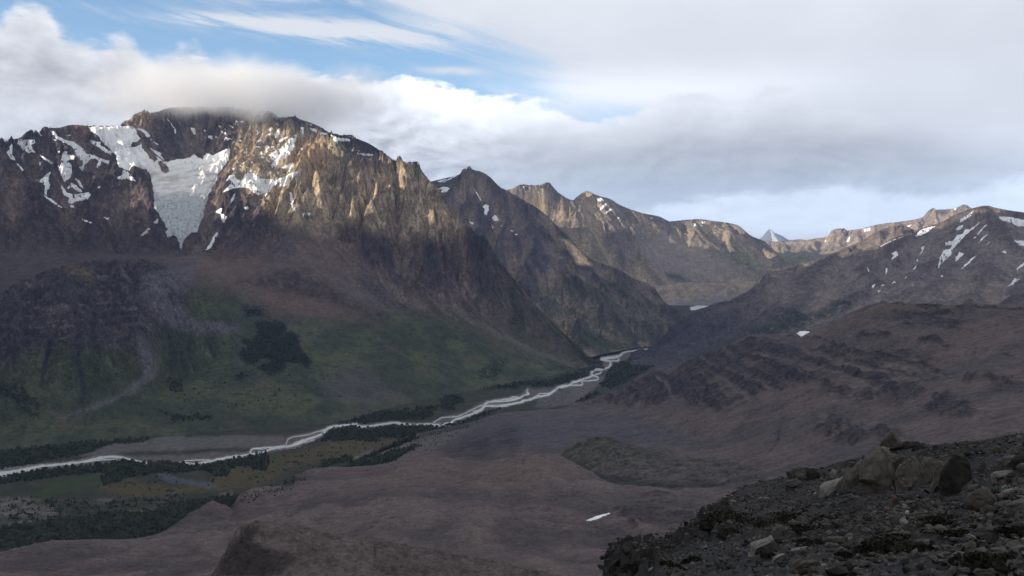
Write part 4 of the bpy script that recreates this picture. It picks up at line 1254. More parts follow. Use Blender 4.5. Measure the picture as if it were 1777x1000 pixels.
# ---- wide low ground under everything, out to the horizon
n = 64
ang = np.linspace(0, 2 * math.pi, n, endpoint=False)
co = [(0, 0, -760)] + [(r * math.cos(a), r * math.sin(a), -760) for r in (9000, 90000) for a in ang]
fa = [(0, 1 + i, 1 + (i + 1) % n) for i in range(n)]
fb_ = [(1 + i, 1 + n + i, 1 + n + (i + 1) % n) for i in range(n)] + [(1 + i, 1 + n + (i + 1) % n, 1 + (i + 1) % n) for i in range(n)]
me = mesh_np('ground', np.array(co), np.array(fa + fb_), np.tile(np.asarray((0.07, 0.065, 0.055), f32), (len(co), 1)))
link('ground', me, M_FAR, kind='structure')

# ---- river
m, nt, b = newmat('glacial_water')
t = nt.nodes.new('ShaderNodeNewGeometry')
n_ = nz(t.outputs['Position'], 0.03, 5, 0.6)
nt.links.new(cmix(sstep(n_, 0.3, 0.7), (0.48, 0.50, 0.50), (0.68, 0.69, 0.68)), b.inputs['Base Color'])
b.inputs['Roughness'].default_value = 0.25
b.inputs['Specular IOR Level'].default_value = 0.5
M_WATER = m
EXTRA = []
CH = [zm(*ZA, [(-90, 490, 40), (0, 462, 42), (170, 430, 28), (400, 385, 17), (600, 366, 17), (800, 342, 17), (930, 312, 20), (1060, 294, 20), (1170, 301, 16), (1280, 326, 14), (1420, 350, 5)]),
      zm(*ZA, [(0, 484, 12), (200, 447, 8), (420, 405, 5)]), zm(*ZA, [(800, 348, 8), (1000, 322, 9), (1130, 317, 5)]),
      zm(*ZB, [(150, 547, 6), (220, 541, 11), (300, 552, 17), (420, 531, 13), (560, 501, 15), (700, 479, 15), (800, 463, 13), (900, 451, 13), (980, 421, 13), (1060, 401, 20), (1150, 391, 17), (1250, 361, 24), (1340, 321, 18), (1430, 291, 17), (1480, 261, 18), (1500, 236, 17), (1560, 211, 13), (1660, 201, 11), (1777, 188, 11)]),
      zm(*ZB, [(160, 541, 7), (230, 519, 7), (330, 516, 7), (440, 513, 7)]), zm(*ZB, [(800, 456, 11), (830, 411, 9), (900, 406, 7), (1000, 401, 9), (1080, 401, 9)]),
      zm(*ZB, [(1130, 381, 6), (1145, 336, 6), (1180, 311, 6), (1300, 291, 6), (1420, 256, 6), (1500, 236, 8)]), zm(*ZB, [(1250, 361, 9), (1330, 346, 7), (1390, 330, 7)]),
      zm(*ZC, [(0, 580, 15), (20, 556, 13), (100, 526, 11), (270, 506, 9), (340, 526, 16), (420, 521, 11), (560, 501, 11), (650, 491, 9), (760, 506, 11), (860, 506, 7), (960, 501, 8), (1050, 511, 15), (1140, 501, 13), (1210, 456, 13), (1300, 431, 16), (1380, 401, 13), (1450, 361, 16), (1470, 326, 16), (1520, 301, 11), (1777, 265, 9)]),
      zm(*ZC, [(1000, 490, 6), (1100, 441, 6), (1200, 436, 7), (1320, 391, 6), (1400, 351, 6), (1450, 331, 9)]), zm(*ZC, [(1460, 341, 9), (1560, 336, 9), (1777, 306, 9)]),
      zm(*ZD, [(0, 670, 13), (80, 631, 11), (110, 591, 17), (140, 566, 11), (290, 556, 9), (440, 526, 8), (470, 501, 6), (515, 488, 6), (490, 466, 6), (505, 447, 5)]),
      zm(*ZD, [(110, 600, 11), (250, 600, 9), (390, 576, 11), (500, 546, 11), (590, 521, 11), (700, 491, 11), (740, 461, 14), (780, 431, 13), (880, 411, 13), (910, 386, 13), (970, 371, 10), (1000, 356, 8), (1090, 321, 11), (1080, 301, 13), (1110, 271, 11), (1200, 261, 9), (1250, 226, 14), (1250, 201, 11), (1160, 181, 6)]),
      zm(*ZD, [(1090, 321, 9), (1140, 346, 9), (1130, 365, 8), (990, 371, 7)]), zm(*ZD, [(1110, 271, 8), (1170, 276, 6), (1160, 301, 6), (1110, 316, 6)]), zm(*ZD, [(880, 411, 8), (960, 411, 9), (1000, 401, 8), (985, 376, 8)]),
      zm(*ZD, [(590, 521, 8), (600, 491, 6), (700, 481, 6), (740, 451, 6)]), zm(*ZD, [(1160, 181, 6), (1240, 166, 8), (1340, 141, 11), (1370, 113, 11), (1450, 101, 8), (1600, 83, 7), (1640, 79, 5)]), zm(*ZD, [(1250, 191, 8), (1330, 186, 8), (1310, 151, 6)])]
SC = [5.553] * 3 + [5.226] * len(CH)
for ci in range(len(CH)):
    ch, s_ = CH[ci], SC[ci]
    if max(q[2] for q in ch) < 10.5:
        continue
    p = np.array(ch, float)
    d = np.concatenate([[0], np.cumsum(np.hypot(*np.diff(p[:, :2], axis=0).T))])
    qd = np.linspace(0, d[-1], max(8, int(d[-1] / 4)))
    for n_ in range(3):
        of = fbm(qd, qd * 0 + 77.0 * n_ + 13 * ci, 26, 3, 0.55, 1320) * (3.2 + 0.9 * np.interp(qd, d, p[:, 2]) / s_)
        wd = np.clip(0.9 + 1.6 * fbm(qd, qd * 0 + 51.0 * n_ + 7 * ci, 30, 2, 0.5, 1321), 0.25, 1.6) * s_
        EXTRA.append((list(zip(pchip(qd, d, p[:, 0]), pchip(qd, d, p[:, 1]) + of, wd)), s_))
CH = CH + [e[0] for e in EXTRA]
SC = SC[:len(CH) - len(EXTRA)] + [e[1] for e in EXTRA]


def ribbons(grow, dz, sd, wob_):
    co, fa = [], []
    for ci, (ch, s) in enumerate(zip(CH, SC)):
        p = np.array([q[:2] for q in ch])
        w = np.array([q[2] / s for q in ch])
        d = np.concatenate([[0], np.cumsum(np.hypot(*np.diff(p, axis=0).T))])
        q = np.linspace(0, d[-1], max(4, int(d[-1] / 1.5)))
        pu, pv, pw = pchip(q, d, p[:, 0]), pchip(q, d, p[:, 1]), np.maximum(np.interp(q, d, w), 0.45)
        wob = fbm(q, q * 0 + ci * 31.7, 14, 3, 0.6, 1300)
        tu, tv = np.gradient(pu), np.gradient(pv)
        L = np.hypot(tu, tv) + 1e-6
        nu, nv = -tv / L, tu / L
        pv = pv + wob * 0.7
        base = len(co)
        for k in range(len(q)):
            for sgn in (-1, 1):
                e = grow(pw[k]) / 2 * (1 + wob_ * float(fbm(np.array([q[k]]), np.array([ci * 31.7 + sgn * 40.0]), 9, 4, 0.65, sd)[0]))
                a, tt = ray(pu[k] + sgn * nu[k] * e, pv[k] + sgn * nv[k] * e)
                r = (FLOOR_Z + dz) / tt
                co.append((r * math.sin(a), r * math.cos(a), FLOOR_Z + dz + 0.006 * ci))
        for k in range(len(q) - 1):
            a = base + 2 * k
            fa.append((a, a + 1, a + 3, a + 2))
    return np.array(co), np.array(fa)


link('river', mesh_np('river', *ribbons(lambda w: w * 1.12 + 0.1, 1.6, 1301, 0.5)), M_WATER, kind='structure', label='braided pale grey glacial river')
M_BAR = plain_mat('river_gravel', (0.085, 0.079, 0.080), (0.17, 0.156, 0.155), 0.02, 0.9, 0.2, coords='Object')
link('gravel_bar', mesh_np('gravel_bar', *ribbons(lambda w: w * 2.1 + 2.6, 0.9, 1302, 0.8)), M_BAR, kind='structure', label='grey gravel bars along the river channels')
# meltwater lake glimpsed behind the shoulder of the right mountain
pl = zm(1100, 350, 4.4425, [(430, 815), (520, 795), (620, 790), (640, 780), (735, 776), (715, 800), (640, 800), (560, 810), (500, 835), (440, 838)])
co = []
for u, v in pl:
    a, tt = ray(u, v)
    r = (FLOOR_Z - 6100 * 0.045 + 2.0) / (tt - 0.045)
    co.append((r * math.sin(a), r * math.cos(a), r * tt))
me = bpy.data.meshes.new('lake')
me.from_pydata([tuple(c) for c in co], [], [list(range(len(co)))])
link('lake', me, M_WATER, kind='structure', label='pale meltwater at the foot of the moraine')


# =================================================================== SNOW AND ICE
def up(a, k):
    """bilinear refinement of a small block"""
    n, m_ = a.shape
    yi, xi = np.linspace(0, n - 1, (n - 1) * k + 1), np.linspace(0, m_ - 1, (m_ - 1) * k + 1)
    y0, x0 = np.minimum(yi.astype(int), n - 2), np.minimum(xi.astype(int), m_ - 2)
    fy, fx = (yi - y0)[:, None], (xi - x0)[None, :]
    return (a[y0][:, x0] * (1 - fy) * (1 - fx) + a[y0 + 1][:, x0] * fy * (1 - fx) + a[y0][:, x0 + 1] * (1 - fy) * fx + a[y0 + 1][:, x0 + 1] * fy * fx)


def ice_sheet(g, polys, holes=(), k=3, warp=1.3, lam=7.0, seed=7, thick=1.6):
    """a block of the slope refined, with the signed pixel distance to the traced outline"""
    P = np.concatenate([np.asarray(p, float) for p in polys])
    b = g.vis & (g.u > P[:, 0].min() - 3) & (g.u < P[:, 0].max() + 3) & (g.v > P[:, 1].min() - 3) & (g.v < P[:, 1].max() + 3)
    if not b.any():
        return None
    ii, jj = np.where(b.any(1))[0], np.where(b.any(0))[0]
    i0, i1, j0, j1 = max(ii[0] - 1, 0), min(ii[-1] + 2, g.u.shape[0]), max(jj[0] - 1, 0), min(jj[-1] + 2, g.u.shape[1])
    q = Grid()
    q.x, q.y, q.z = (up(a[i0:i1, j0:j1], k) for a in (g.x, g.y, g.z))
    q.vis = up(g.vis[i0:i1, j0:j1].astype(float), k) > 0.3
    q.u, q.v = proj(q.x, q.y, q.z)
    du = fbm(q.u, q.v, lam, 4, 0.6, seed) * warp
    dv = fbm(q.u, q.v, lam, 4, 0.6, seed + 30) * warp
    s = np.full(q.u.shape, -9.0)
    for p in polys:
        s = np.maximum(s, sdist(q.u + du, q.v + dv, p))
    for p in holes:
        s = np.minimum(s, -sdist(q.u + du, q.v + dv, p))
    q.s = np.where(q.vis, s, np.minimum(s, -2.0))
    return q


def sheet_mesh(name, q, z, col=None, lim=-0.7, split=False):
    f = grid_faces(*q.x.shape)
    sm = q.s.ravel()
    keep = (sm[f].max(axis=1) > lim) & q.vis.ravel()[f].any(axis=1)
    f = f[keep]
    if len(f) == 0:
        return []
    used, inv = np.unique(f, return_inverse=True)
    inv = inv.reshape(-1, 4)
    groups = [np.arange(len(inv))]
    if split:                                        # one mesh for every separate piece worth keeping
        lab = np.arange(len(used))
        while True:
            m_ = lab[inv].min(axis=1)
            new = lab.copy()
            np.minimum.at(new, inv.ravel(), np.repeat(m_, 4))
            new = new[new]
            if (new == lab).all():
                break
            lab = new
        fl = lab[inv[:, 0]]
        ids, cnt = np.unique(fl, return_counts=True)
        o = np.argsort(-cnt)
        groups = [np.where(fl == ids[k])[0] for k in o if cnt[k] >= 0.22 * cnt.max()]
    out = []
    for gi in groups:
        us2, inv2 = np.unique(inv[gi], return_inverse=True)
        co = np.stack([q.x, q.y, z], -1).reshape(-1, 3)[used[us2]]
        out.append(mesh_np(name, co, inv2.reshape(-1, 4), None if col is None else col.reshape(-1, 3)[used[us2]]))
    return out


GENERIC = set()


def place_label(g, u, v):
    """what a small patch lies beside"""
    if g is E:
        if u < 120: return 'small white snow patch on the dark rock at the left end of the glacier mountain'
        if u < 262: return 'small white snow patch in the dark rock just left of the glacier'
        if v < 262 and u < 425: return 'small white snow patch on the steep dark wall under the cloud'
        if u < 425: return 'small white snow patch on the rock just right of the glacier tongue'
        if u < 505 and v < 300: return 'small bright snow patch among the lit crags around the couloir'
        if v > 300: return 'small snow patch at the foot of the lit buttress'
        return 'small white snow patch on the right shoulder of the glacier mountain'
    if g is D1:
        return 'tiny white snow patch in the row slanting down from the pointed peak' if u > 800 else 'tiny snow patch on the left foot of the pointed peak'
    if g is D2:
        return 'tiny white snow patch near the flat top of the tan chain' if u > 1160 else ('tiny white snow patch right of the small dark peak' if u > 1030 else 'tiny white snow fleck on the jagged tan crest')
    if g is J:
        if u < 1540: return 'small white snow streak low on the left shoulder of the right mountain'
        if u < 1630: return 'small white snow streak left of the longest one on the right mountain'
        return 'small white snow streak right of the longest one on the right mountain'
    return 'small white snow patch on the sunlit far right chain'


def snow_patch(g, poly, label, group, mat=None, holes=()):
    pa = np.asarray(poly, float)
    q = ice_sheet(g, [poly], holes, 3, 2.0, 6.0, 7 + int(poly[0][0]) % 50)
    if q is None:
        return
    rr = np.hypot(q.x, q.y)
    if (g is E or g is J) and np.ptp(pa[:, 0]) * np.ptp(pa[:, 1]) > 140:                # rock showing through the larger fields
        q.s = np.minimum(q.s, (0.24 - fbm(q.u * 1.1, q.v * 0.8, 6, 4, 0.62, 5)) * 12)
    z = q.z + np.clip(q.s / 1.1, -1.0, 1.3) * 0.00042 * rr + fbm(q.x, q.y, 30, 3, 0.5, 3) * 0.00006 * rr
    for n_, me in enumerate(sheet_mesh('snow_patch', q, z, None, -0.7, True)):
        n = len(me.vertices)
        co = np.empty(n * 3, f32)
        me.vertices.foreach_get('co', co)
        co = co.reshape(-1, 3)
        c0 = co.mean(axis=0)
        me.vertices.foreach_set('co', (co - c0).ravel())
        cu, cv = proj(*[float(k_) for k_ in c0])
        lb = label if n_ == 0 and label not in GENERIC else place_label(g, cu, cv)
        ob = link('snow_patch', me, mat or M_SNOW, label=lb, category='snow patch', group=group)
        ob.location = c0


Z1 = (0, 200, 5.0)
Z2 = (200, 180, 7.1417)
Z2b = (200, 300, 6.25)
ZE4 = (350, 190, 4.763)
GE = 'snow patches on the big left mountain'
LE = 'small white snow patch lodged between rocks of the glacier mountain'
GENERIC.add(LE)
SN_E = [
    (zm(*Z1, [(55, 320), (85, 300), (80, 270), (120, 235), (160, 205), (110, 250), (105, 345), (145, 400), (95, 380)]), 'thin curved snow gully under the pinnacle at the left end of the crest'),
    (zm(*Z1, [(160, 205), (200, 212), (290, 215), (320, 195), (360, 210), (310, 230), (270, 260), (280, 295), (310, 325), (270, 320), (245, 335), (215, 290), (205, 310), (150, 245)]), 'ragged snow field hanging just under the leftmost crest'),
    (zm(*Z1, [(140, 415), (165, 425), (205, 480), (195, 490)]), LE),
    (zm(*Z1, [(330, 340), (370, 355), (460, 410), (450, 425), (400, 395)]), 'narrow slanting snow streak below the leftmost snow field'),
    (zm(*Z1, [(430, 140), (465, 135), (500, 180), (580, 220), (640, 230), (720, 290), (750, 335), (820, 350), (870, 375), (960, 400), (1030, 425), (1020, 470), (970, 480), (950, 430), (880, 400), (860, 460), (830, 450), (860, 400), (830, 375), (780, 385), (740, 430), (710, 500), (650, 455), (715, 440), (720, 390), (690, 390), (660, 340), (620, 270), (560, 240), (490, 205)]), 'long branching snow field running from the crest down to the glacier'),
    (zm(*Z1, [(545, 320), (590, 310), (575, 345), (660, 350), (640, 385), (580, 395), (610, 420), (620, 450), (625, 520), (600, 550), (560, 580), (530, 520), (500, 440), (530, 430), (530, 390)]), 'broad hanging snow tongue left of the branching snow field'),
    (zm(*Z1, [(290, 550), (340, 570), (395, 520), (450, 480), (420, 540), (435, 600), (430, 640), (405, 650), (410, 700), (385, 680), (390, 610), (360, 585)]), 'hook-shaped snow gully low on the dark left wall'),
    (zm(*Z1, [(365, 680), (410, 710), (460, 740), (540, 800), (530, 805), (470, 770), (400, 720)]), 'thin snow line slanting below the hook-shaped gully'),
    (zm(*Z1, [(525, 605), (560, 640), (580, 670), (640, 690), (700, 680), (770, 670), (790, 690), (760, 730), (690, 745), (620, 770), (590, 755), (600, 715), (560, 700), (545, 680)]), 'boat-shaped snow patch, lowest broad one left of the glacier'),
    (zm(*Z1, [(580, 640), (620, 585), (660, 610), (720, 665), (680, 670), (630, 625)]), 'bent snow strip just above the boat-shaped patch'),
    (zm(*Z1, [(645, 545), (690, 570), (730, 640), (700, 625)]), LE), (zm(*Z1, [(610, 775), (645, 785), (645, 805), (615, 800)]), LE),
    (zm(*Z1, [(710, 900), (760, 915), (805, 935), (790, 940), (720, 915)]), LE), (zm(*Z1, [(895, 885), (960, 895), (930, 908)]), LE),
    (zm(*Z1, [(780, 215), (830, 230), (870, 230), (870, 260), (920, 290), (970, 320), (960, 345), (900, 310), (850, 275), (790, 240)]), 'slanting snow band beside the top snow field of the glacier'),
    (zm(*Z1, [(1060, 475), (1100, 480), (1170, 560), (1200, 590), (1100, 550), (1050, 560), (1010, 545), (1060, 520)]), 'pointed snow patch on the dark lobe left of the icefall'),
    (zm(*ZE4, [(160, 550), (200, 545), (270, 540), (290, 580), (330, 580), (370, 520), (400, 530), (470, 525), (480, 570), (560, 580), (635, 560), (640, 600), (590, 640), (540, 700), (505, 735), (520, 690), (470, 710), (420, 680), (385, 650), (330, 645), (270, 650), (170, 690), (250, 600), (230, 580), (150, 610)]), 'largest bright snow field right of the glacier, on the lit shelf'),
    (zm(*ZE4, [(640, 570), (720, 535), (760, 520), (850, 480), (770, 545), (725, 620), (640, 650)]), 'bright snow wedge pointing up to the orange rock'),
    (zm(*ZE4, [(555, 375), (620, 330), (680, 320), (700, 270), (760, 215), (800, 200), (770, 270), (770, 310), (720, 380), (690, 400), (640, 420), (640, 480), (580, 470), (600, 430), (570, 400)]), 'bright snow couloir falling from under the cloud'),
    (zm(*ZE4, [(655, 485), (750, 435), (770, 465), (720, 515), (710, 490)]), 'bright lozenge of snow below the couloir'),
    (zm(*ZE4, [(605, 240), (620, 180), (645, 125), (640, 190), (650, 210), (630, 235)]), LE), (zm(*ZE4, [(630, 270), (670, 235), (740, 210), (700, 240), (650, 270)]), LE), (zm(*ZE4, [(815, 145), (845, 150), (840, 220), (825, 200), (830, 180)]), LE),
    (zm(*ZE4, [(890, 150), (950, 165), (955, 195), (900, 170)]), LE),
    (zm(*ZE4, [(975, 185), (1060, 205), (1120, 230), (1280, 255), (1200, 265), (1130, 260), (1120, 280), (1085, 250), (1090, 225), (1030, 210), (980, 225)]), 'snow strip along the crest right of the cloud'),
    (zm(*ZE4, [(840, 105), (915, 130), (900, 135)]), LE), (zm(*ZE4, [(1270, 360), (1380, 365), (1425, 375), (1370, 390), (1290, 365)]), 'snow strip on the right shoulder below the crest'), (zm(*ZE4, [(1280, 335), (1315, 345), (1300, 350)]), LE),
    (zm(*ZE4, [(1235, 350), (1260, 310), (1250, 345)]), LE), (zm(*ZE4, [(725, 680), (745, 690), (765, 770), (775, 840), (760, 845), (740, 790)]), 'thin snow gully beside the tan buttress'),
    (zm(*ZE4, [(515, 310), (540, 295), (560, 310), (530, 340)]), LE), (zm(*ZE4, [(485, 360), (525, 365), (500, 380)]), LE), (zm(*ZE4, [(450, 270), (490, 230), (470, 270)]), LE), (zm(*ZE4, [(495, 280), (530, 235), (510, 280)]), LE), (zm(*ZE4, [(540, 160), (600, 150), (570, 185)]), LE),
    (zm(*ZE4, [(105, 850), (150, 820), (170, 815), (160, 860), (210, 885), (190, 930), (170, 935), (150, 860)]), 'ragged snow patch on dark rock right of the icefall'), (zm(*ZE4, [(245, 740), (275, 690), (270, 740), (230, 790)]), LE), (zm(*ZE4, [(350, 815), (370, 800), (390, 815), (370, 830)]), LE),
    (zm(*Z2b, [(980, 840), (1030, 760), (1060, 700), (1100, 640), (1120, 650), (1080, 740), (1040, 810), (1000, 840)]), 'lowest long snow streak right of the glacier snout'),
    (zm(*Z2, [(730, 310), (750, 305), (755, 370), (735, 365)]), LE), (zm(*Z2, [(930, 295), (990, 310), (995, 385), (970, 385)]), 'small square snow patch on the dark wall under the cloud'),
    (zm(*Z2, [(640, 185), (660, 200), (735, 300), (725, 305)]), LE),
    (zm(*Z2, [(250, 305), (330, 310), (400, 350), (440, 410), (400, 420), (340, 350)]), 'snow strip under the summit crag'), (zm(*Z2, [(430, 430), (540, 510), (520, 515), (440, 450)]), LE), (zm(*Z2, [(410, 540), (580, 620), (560, 640), (620, 710), (560, 670)]), LE),
    (zm(*ZE4, [(250, 490), (270, 485), (265, 500)]), LE), (zm(*ZE4, [(300, 490), (330, 490), (320, 508)]), LE), (zm(*ZE4, [(410, 370), (435, 375), (430, 388)]), LE), (zm(*ZE4, [(830, 860), (850, 855), (845, 885)]), LE), (zm(*ZE4, [(870, 855), (905, 850), (890, 880)]), LE), (zm(*ZE4, [(620, 520), (640, 505), (635, 540)]), LE),
    (zm(*ZE4, [(190, 225), (245, 245), (215, 260)]), LE), (zm(*ZE4, [(540, 210), (580, 190), (560, 215)]), LE), (zm(*ZE4, [(440, 180), (470, 165), (460, 185)]), LE), (zm(*ZE4, [(130, 120), (165, 150), (155, 152)]), LE),
    (zm(*ZE4, [(800, 320), (835, 322), (825, 336)]), LE), (zm(*Z1, [(455, 210), (495, 212), (480, 222)]), LE), (zm(*Z1, [(495, 315), (520, 310), (515, 330)]), LE), (zm(*Z1, [(340, 410), (360, 400), (350, 445)]), LE), (zm(*Z1, [(835, 630), (875, 612), (865, 635)]), LE),
    (zm(*Z1, [(550, 180), (610, 168), (615, 180)]), LE), (zm(*Z1, [(325, 145), (345, 150), (370, 190), (355, 185)]), LE)]
for p, lb in SN_E:
    snow_patch(E, p, lb, GE)
for p, lb in ((zm(*Z2b, [(270, 680), (360, 600), (380, 600), (360, 650), (300, 680)]), 'dusty grey old snow patch left of the glacier snout'), (zm(*Z2b, [(410, 540), (465, 495), (460, 550)]), 'small dusty old snow patch beside the icefall')):
    snow_patch(E, p, lb, GE, M_SNOW_DIRTY_HAZY)
GD = 'snow patches on the peaks right of the glacier mountain'
ZD5 = (720, 280, 4.4425)
LD = 'tiny white snow patch on the flank of the pointed peak'
GENERIC.add(LD)
for p, lb in [(zm(*ZD5, [(440, 195), (460, 215), (515, 300), (505, 305), (470, 240)]), 'thin straight snow line under the pointed peak'), (zm(*ZD5, [(520, 350), (545, 335), (570, 340), (570, 370), (550, 425), (535, 400), (540, 370)]), 'upper of two ragged snow patches below the pointed peak'),
              (zm(*ZD5, [(595, 440), (615, 412), (640, 440), (655, 455), (610, 460)]), 'lower of two ragged snow patches below the pointed peak'), (zm(*ZD5, [(420, 460), (450, 475), (455, 490), (430, 480)]), LD), (zm(*ZD5, [(590, 490), (610, 510), (600, 518)]), LD), (zm(*ZD5, [(660, 495), (675, 492), (668, 508)]), LD),
              (zm(*ZD5, [(735, 530), (760, 535), (745, 542)]), LD), (zm(*ZD5, [(770, 560), (790, 565), (775, 572)]), LD), (zm(*ZD5, [(165, 155), (250, 135), (200, 165)]), LD), (zm(*ZD5, [(250, 140), (350, 98), (290, 130), (210, 170)]), 'snow strip on the left ridge of the pointed peak'),
              (zm(*ZD5, [(170, 210), (230, 195), (270, 205), (240, 240), (200, 240), (215, 220)]), 'curled snow patch at the left foot of the pointed peak')]:
    snow_patch(D1, p, lb, GD)
LD2 = 'tiny white snow patch on the tan mountain chain'
GENERIC.add(LD2)
ZZ7 = (1100, 350, 4.4425)
for p, lb in [(zm(*ZD5, [(1400, 280), (1440, 290), (1465, 300), (1430, 310), (1405, 305)]), 'topmost snow patch beside the small dark peak of the tan chain'), (zm(*ZD5, [(1425, 375), (1440, 345), (1475, 320), (1475, 345), (1430, 378)]), 'middle snow patch beside the small dark peak of the tan chain'),
              (zm(*ZD5, [(1465, 400), (1500, 365), (1530, 372), (1500, 390)]), 'lowest of three snow patches beside the small dark peak of the tan chain'), (zm(*ZD5, [(1560, 435), (1580, 430), (1570, 446)]), LD2), (zm(*ZZ7, [(460, 195), (470, 160), (480, 190)]), LD2), (zm(*ZZ7, [(520, 155), (550, 150), (550, 170), (535, 170)]), LD2),
              (zm(*ZZ7, [(505, 175), (530, 185), (520, 195)]), LD2), (zm(*ZZ7, [(380, 245), (400, 245), (400, 258)]), LD2), (zm(*ZZ7, [(118, 125), (150, 128), (140, 135)]), LD2), (zm(*ZD5, [(830, 195), (845, 195), (838, 206)]), LD2), (zm(*ZD5, [(945, 235), (958, 235), (952, 246)]), LD2)]:
    snow_patch(D2, p, lb, 'snow patches on the tan mountain chain')
ZJ = (1450, 340, 4.544)
GJ = 'snow streaks on the right mountain'
LJ = 'small white snow streak on the right mountain'
GENERIC.add(LJ)
LB = 'small white snow patch on the sunlit far right chain'
GENERIC.add(LB)
for p in [zm(*ZJ, [(75, 375), (90, 345), (115, 320), (110, 355)]), zm(*ZJ, [(210, 265), (275, 250), (280, 270), (225, 288), (230, 270)]), zm(*ZJ, [(560, 240), (605, 225), (580, 250)]), zm(*ZJ, [(930, 105), (955, 95), (945, 112)]), zm(*ZZ7, [(1465, 320), (1475, 295), (1500, 280), (1480, 305)])]:
    snow_patch(B, p, LB, 'snow patches on the far right chain')
for p, lb in [(zm(*ZJ, [(325, 415), (420, 360), (545, 315), (530, 325), (440, 360)]), 'long thin snow line high on the left shoulder of the right mountain'), (zm(*ZJ, [(625, 300), (690, 265), (740, 245), (790, 238), (740, 275), (690, 305), (640, 320)]), 'snow band in the notch of the right mountain crest'),
              (zm(*ZJ, [(975, 215), (990, 180), (1040, 150), (1090, 115), (1070, 155), (1020, 190)]), 'uppermost snow streak under the summit of the right mountain'), (zm(*ZJ, [(940, 275), (965, 245), (1010, 230), (985, 270), (950, 283)]), 'short snow blob beside the longest streak'),
              (zm(*ZJ, [(805, 575), (825, 480), (850, 430), (905, 415), (920, 390), (870, 390), (865, 365), (930, 350), (960, 310), (1000, 300), (1020, 260), (1045, 215), (1055, 220), (1030, 270), (1080, 250), (1140, 200), (1140, 215), (1060, 280), (1000, 335), (960, 380), (915, 430), (915, 460), (860, 510), (820, 550)]), 'longest and widest snow streak on the right mountain'),
              (zm(*ZJ, [(1085, 345), (1130, 285), (1170, 240), (1205, 215), (1160, 265), (1130, 305)]), 'narrow snow streak right of the longest one'), (zm(*ZJ, [(1125, 378), (1155, 330), (1205, 295), (1160, 345)]), LJ), (zm(*ZJ, [(1185, 385), (1220, 355), (1200, 380)]), LJ),
              (zm(*ZJ, [(945, 520), (950, 485), (975, 445), (1000, 450), (1015, 455), (980, 490)]), 'fat short snow streak at the foot of the longest one'), (zm(*ZJ, [(980, 580), (1040, 525), (1060, 500), (1110, 468), (1070, 515), (1030, 555)]), 'slanting snow streak low on the right mountain face'),
              (zm(*ZJ, [(1280, 165), (1330, 162), (1420, 175), (1486, 190), (1510, 240), (1440, 240), (1360, 205), (1290, 190)]), 'broad snow field at the right edge under the summit'), (zm(*ZJ, [(1400, 345), (1430, 355), (1510, 350), (1510, 398), (1450, 390)]), 'second snow field at the right edge, below the broad one'),
              (zm(*ZJ, [(1310, 435), (1335, 432), (1350, 455), (1330, 455)]), LJ), (zm(*ZJ, [(1425, 590), (1440, 560), (1500, 515), (1490, 545), (1440, 580)]), LJ), (zm(*ZJ, [(1350, 722), (1385, 690), (1410, 650), (1450, 655), (1400, 700)]), 'forked snow patch low at the right edge'),
              (zm(*ZJ, [(435, 510), (460, 470), (440, 455), (480, 435), (495, 470)]), 'compact snow patch in the middle of the left shoulder'), (zm(*ZJ, [(655, 480), (680, 440), (675, 405), (705, 395), (680, 450)]), LJ), (zm(*ZJ, [(610, 585), (635, 545), (635, 570)]), LJ), (zm(*ZJ, [(630, 515), (650, 490), (645, 515)]), LJ),
              (zm(*ZJ, [(395, 620), (395, 570), (410, 570), (405, 610)]), LJ), (zm(*ZJ, [(250, 550), (268, 605), (255, 590)]), LJ), (zm(*ZJ, [(530, 660), (570, 625), (550, 650)]), LJ), (zm(*ZJ, [(445, 690), (460, 668), (480, 685)]), LJ), (zm(*ZJ, [(590, 720), (630, 685), (615, 705)]), LJ), (zm(*ZJ, [(285, 730), (295, 705), (315, 690), (300, 725)]), LJ),
              (zm(*ZJ, [(325, 750), (365, 742), (340, 760)]), LJ), (zm(*ZJ, [(355, 710), (385, 698), (370, 712)]), LJ), (zm(*ZJ, [(825, 625), (850, 630), (838, 640)]), LJ)]:
    snow_patch(J, p, lb, GJ)
snow_patch(K, [(1382, 579), (1388, 575.5), (1397, 574.5), (1406, 576), (1400, 580), (1390, 583.5)], 'small oval snow patch alone near the top of the dark right hill', 'lone snow patches on the nearer hills')
snow_patch(Lp, [(1017, 903.5), (1030, 898), (1045, 892.5), (1061, 890), (1052, 895), (1036, 901), (1022, 904.5)], 'long narrow snow sliver on the brown plateau', 'lone snow patches on the nearer hills')
snow_patch(A, zm(*ZZ7, [(1050, 222), (1080, 225), (1085, 265), (1125, 308), (1070, 308), (1060, 260)]), 'snow face of the far blue peak', 'snow on the far peak', M_SNOW_DIRTY_HAZY)  # greyed snow stands in for haze over the peak

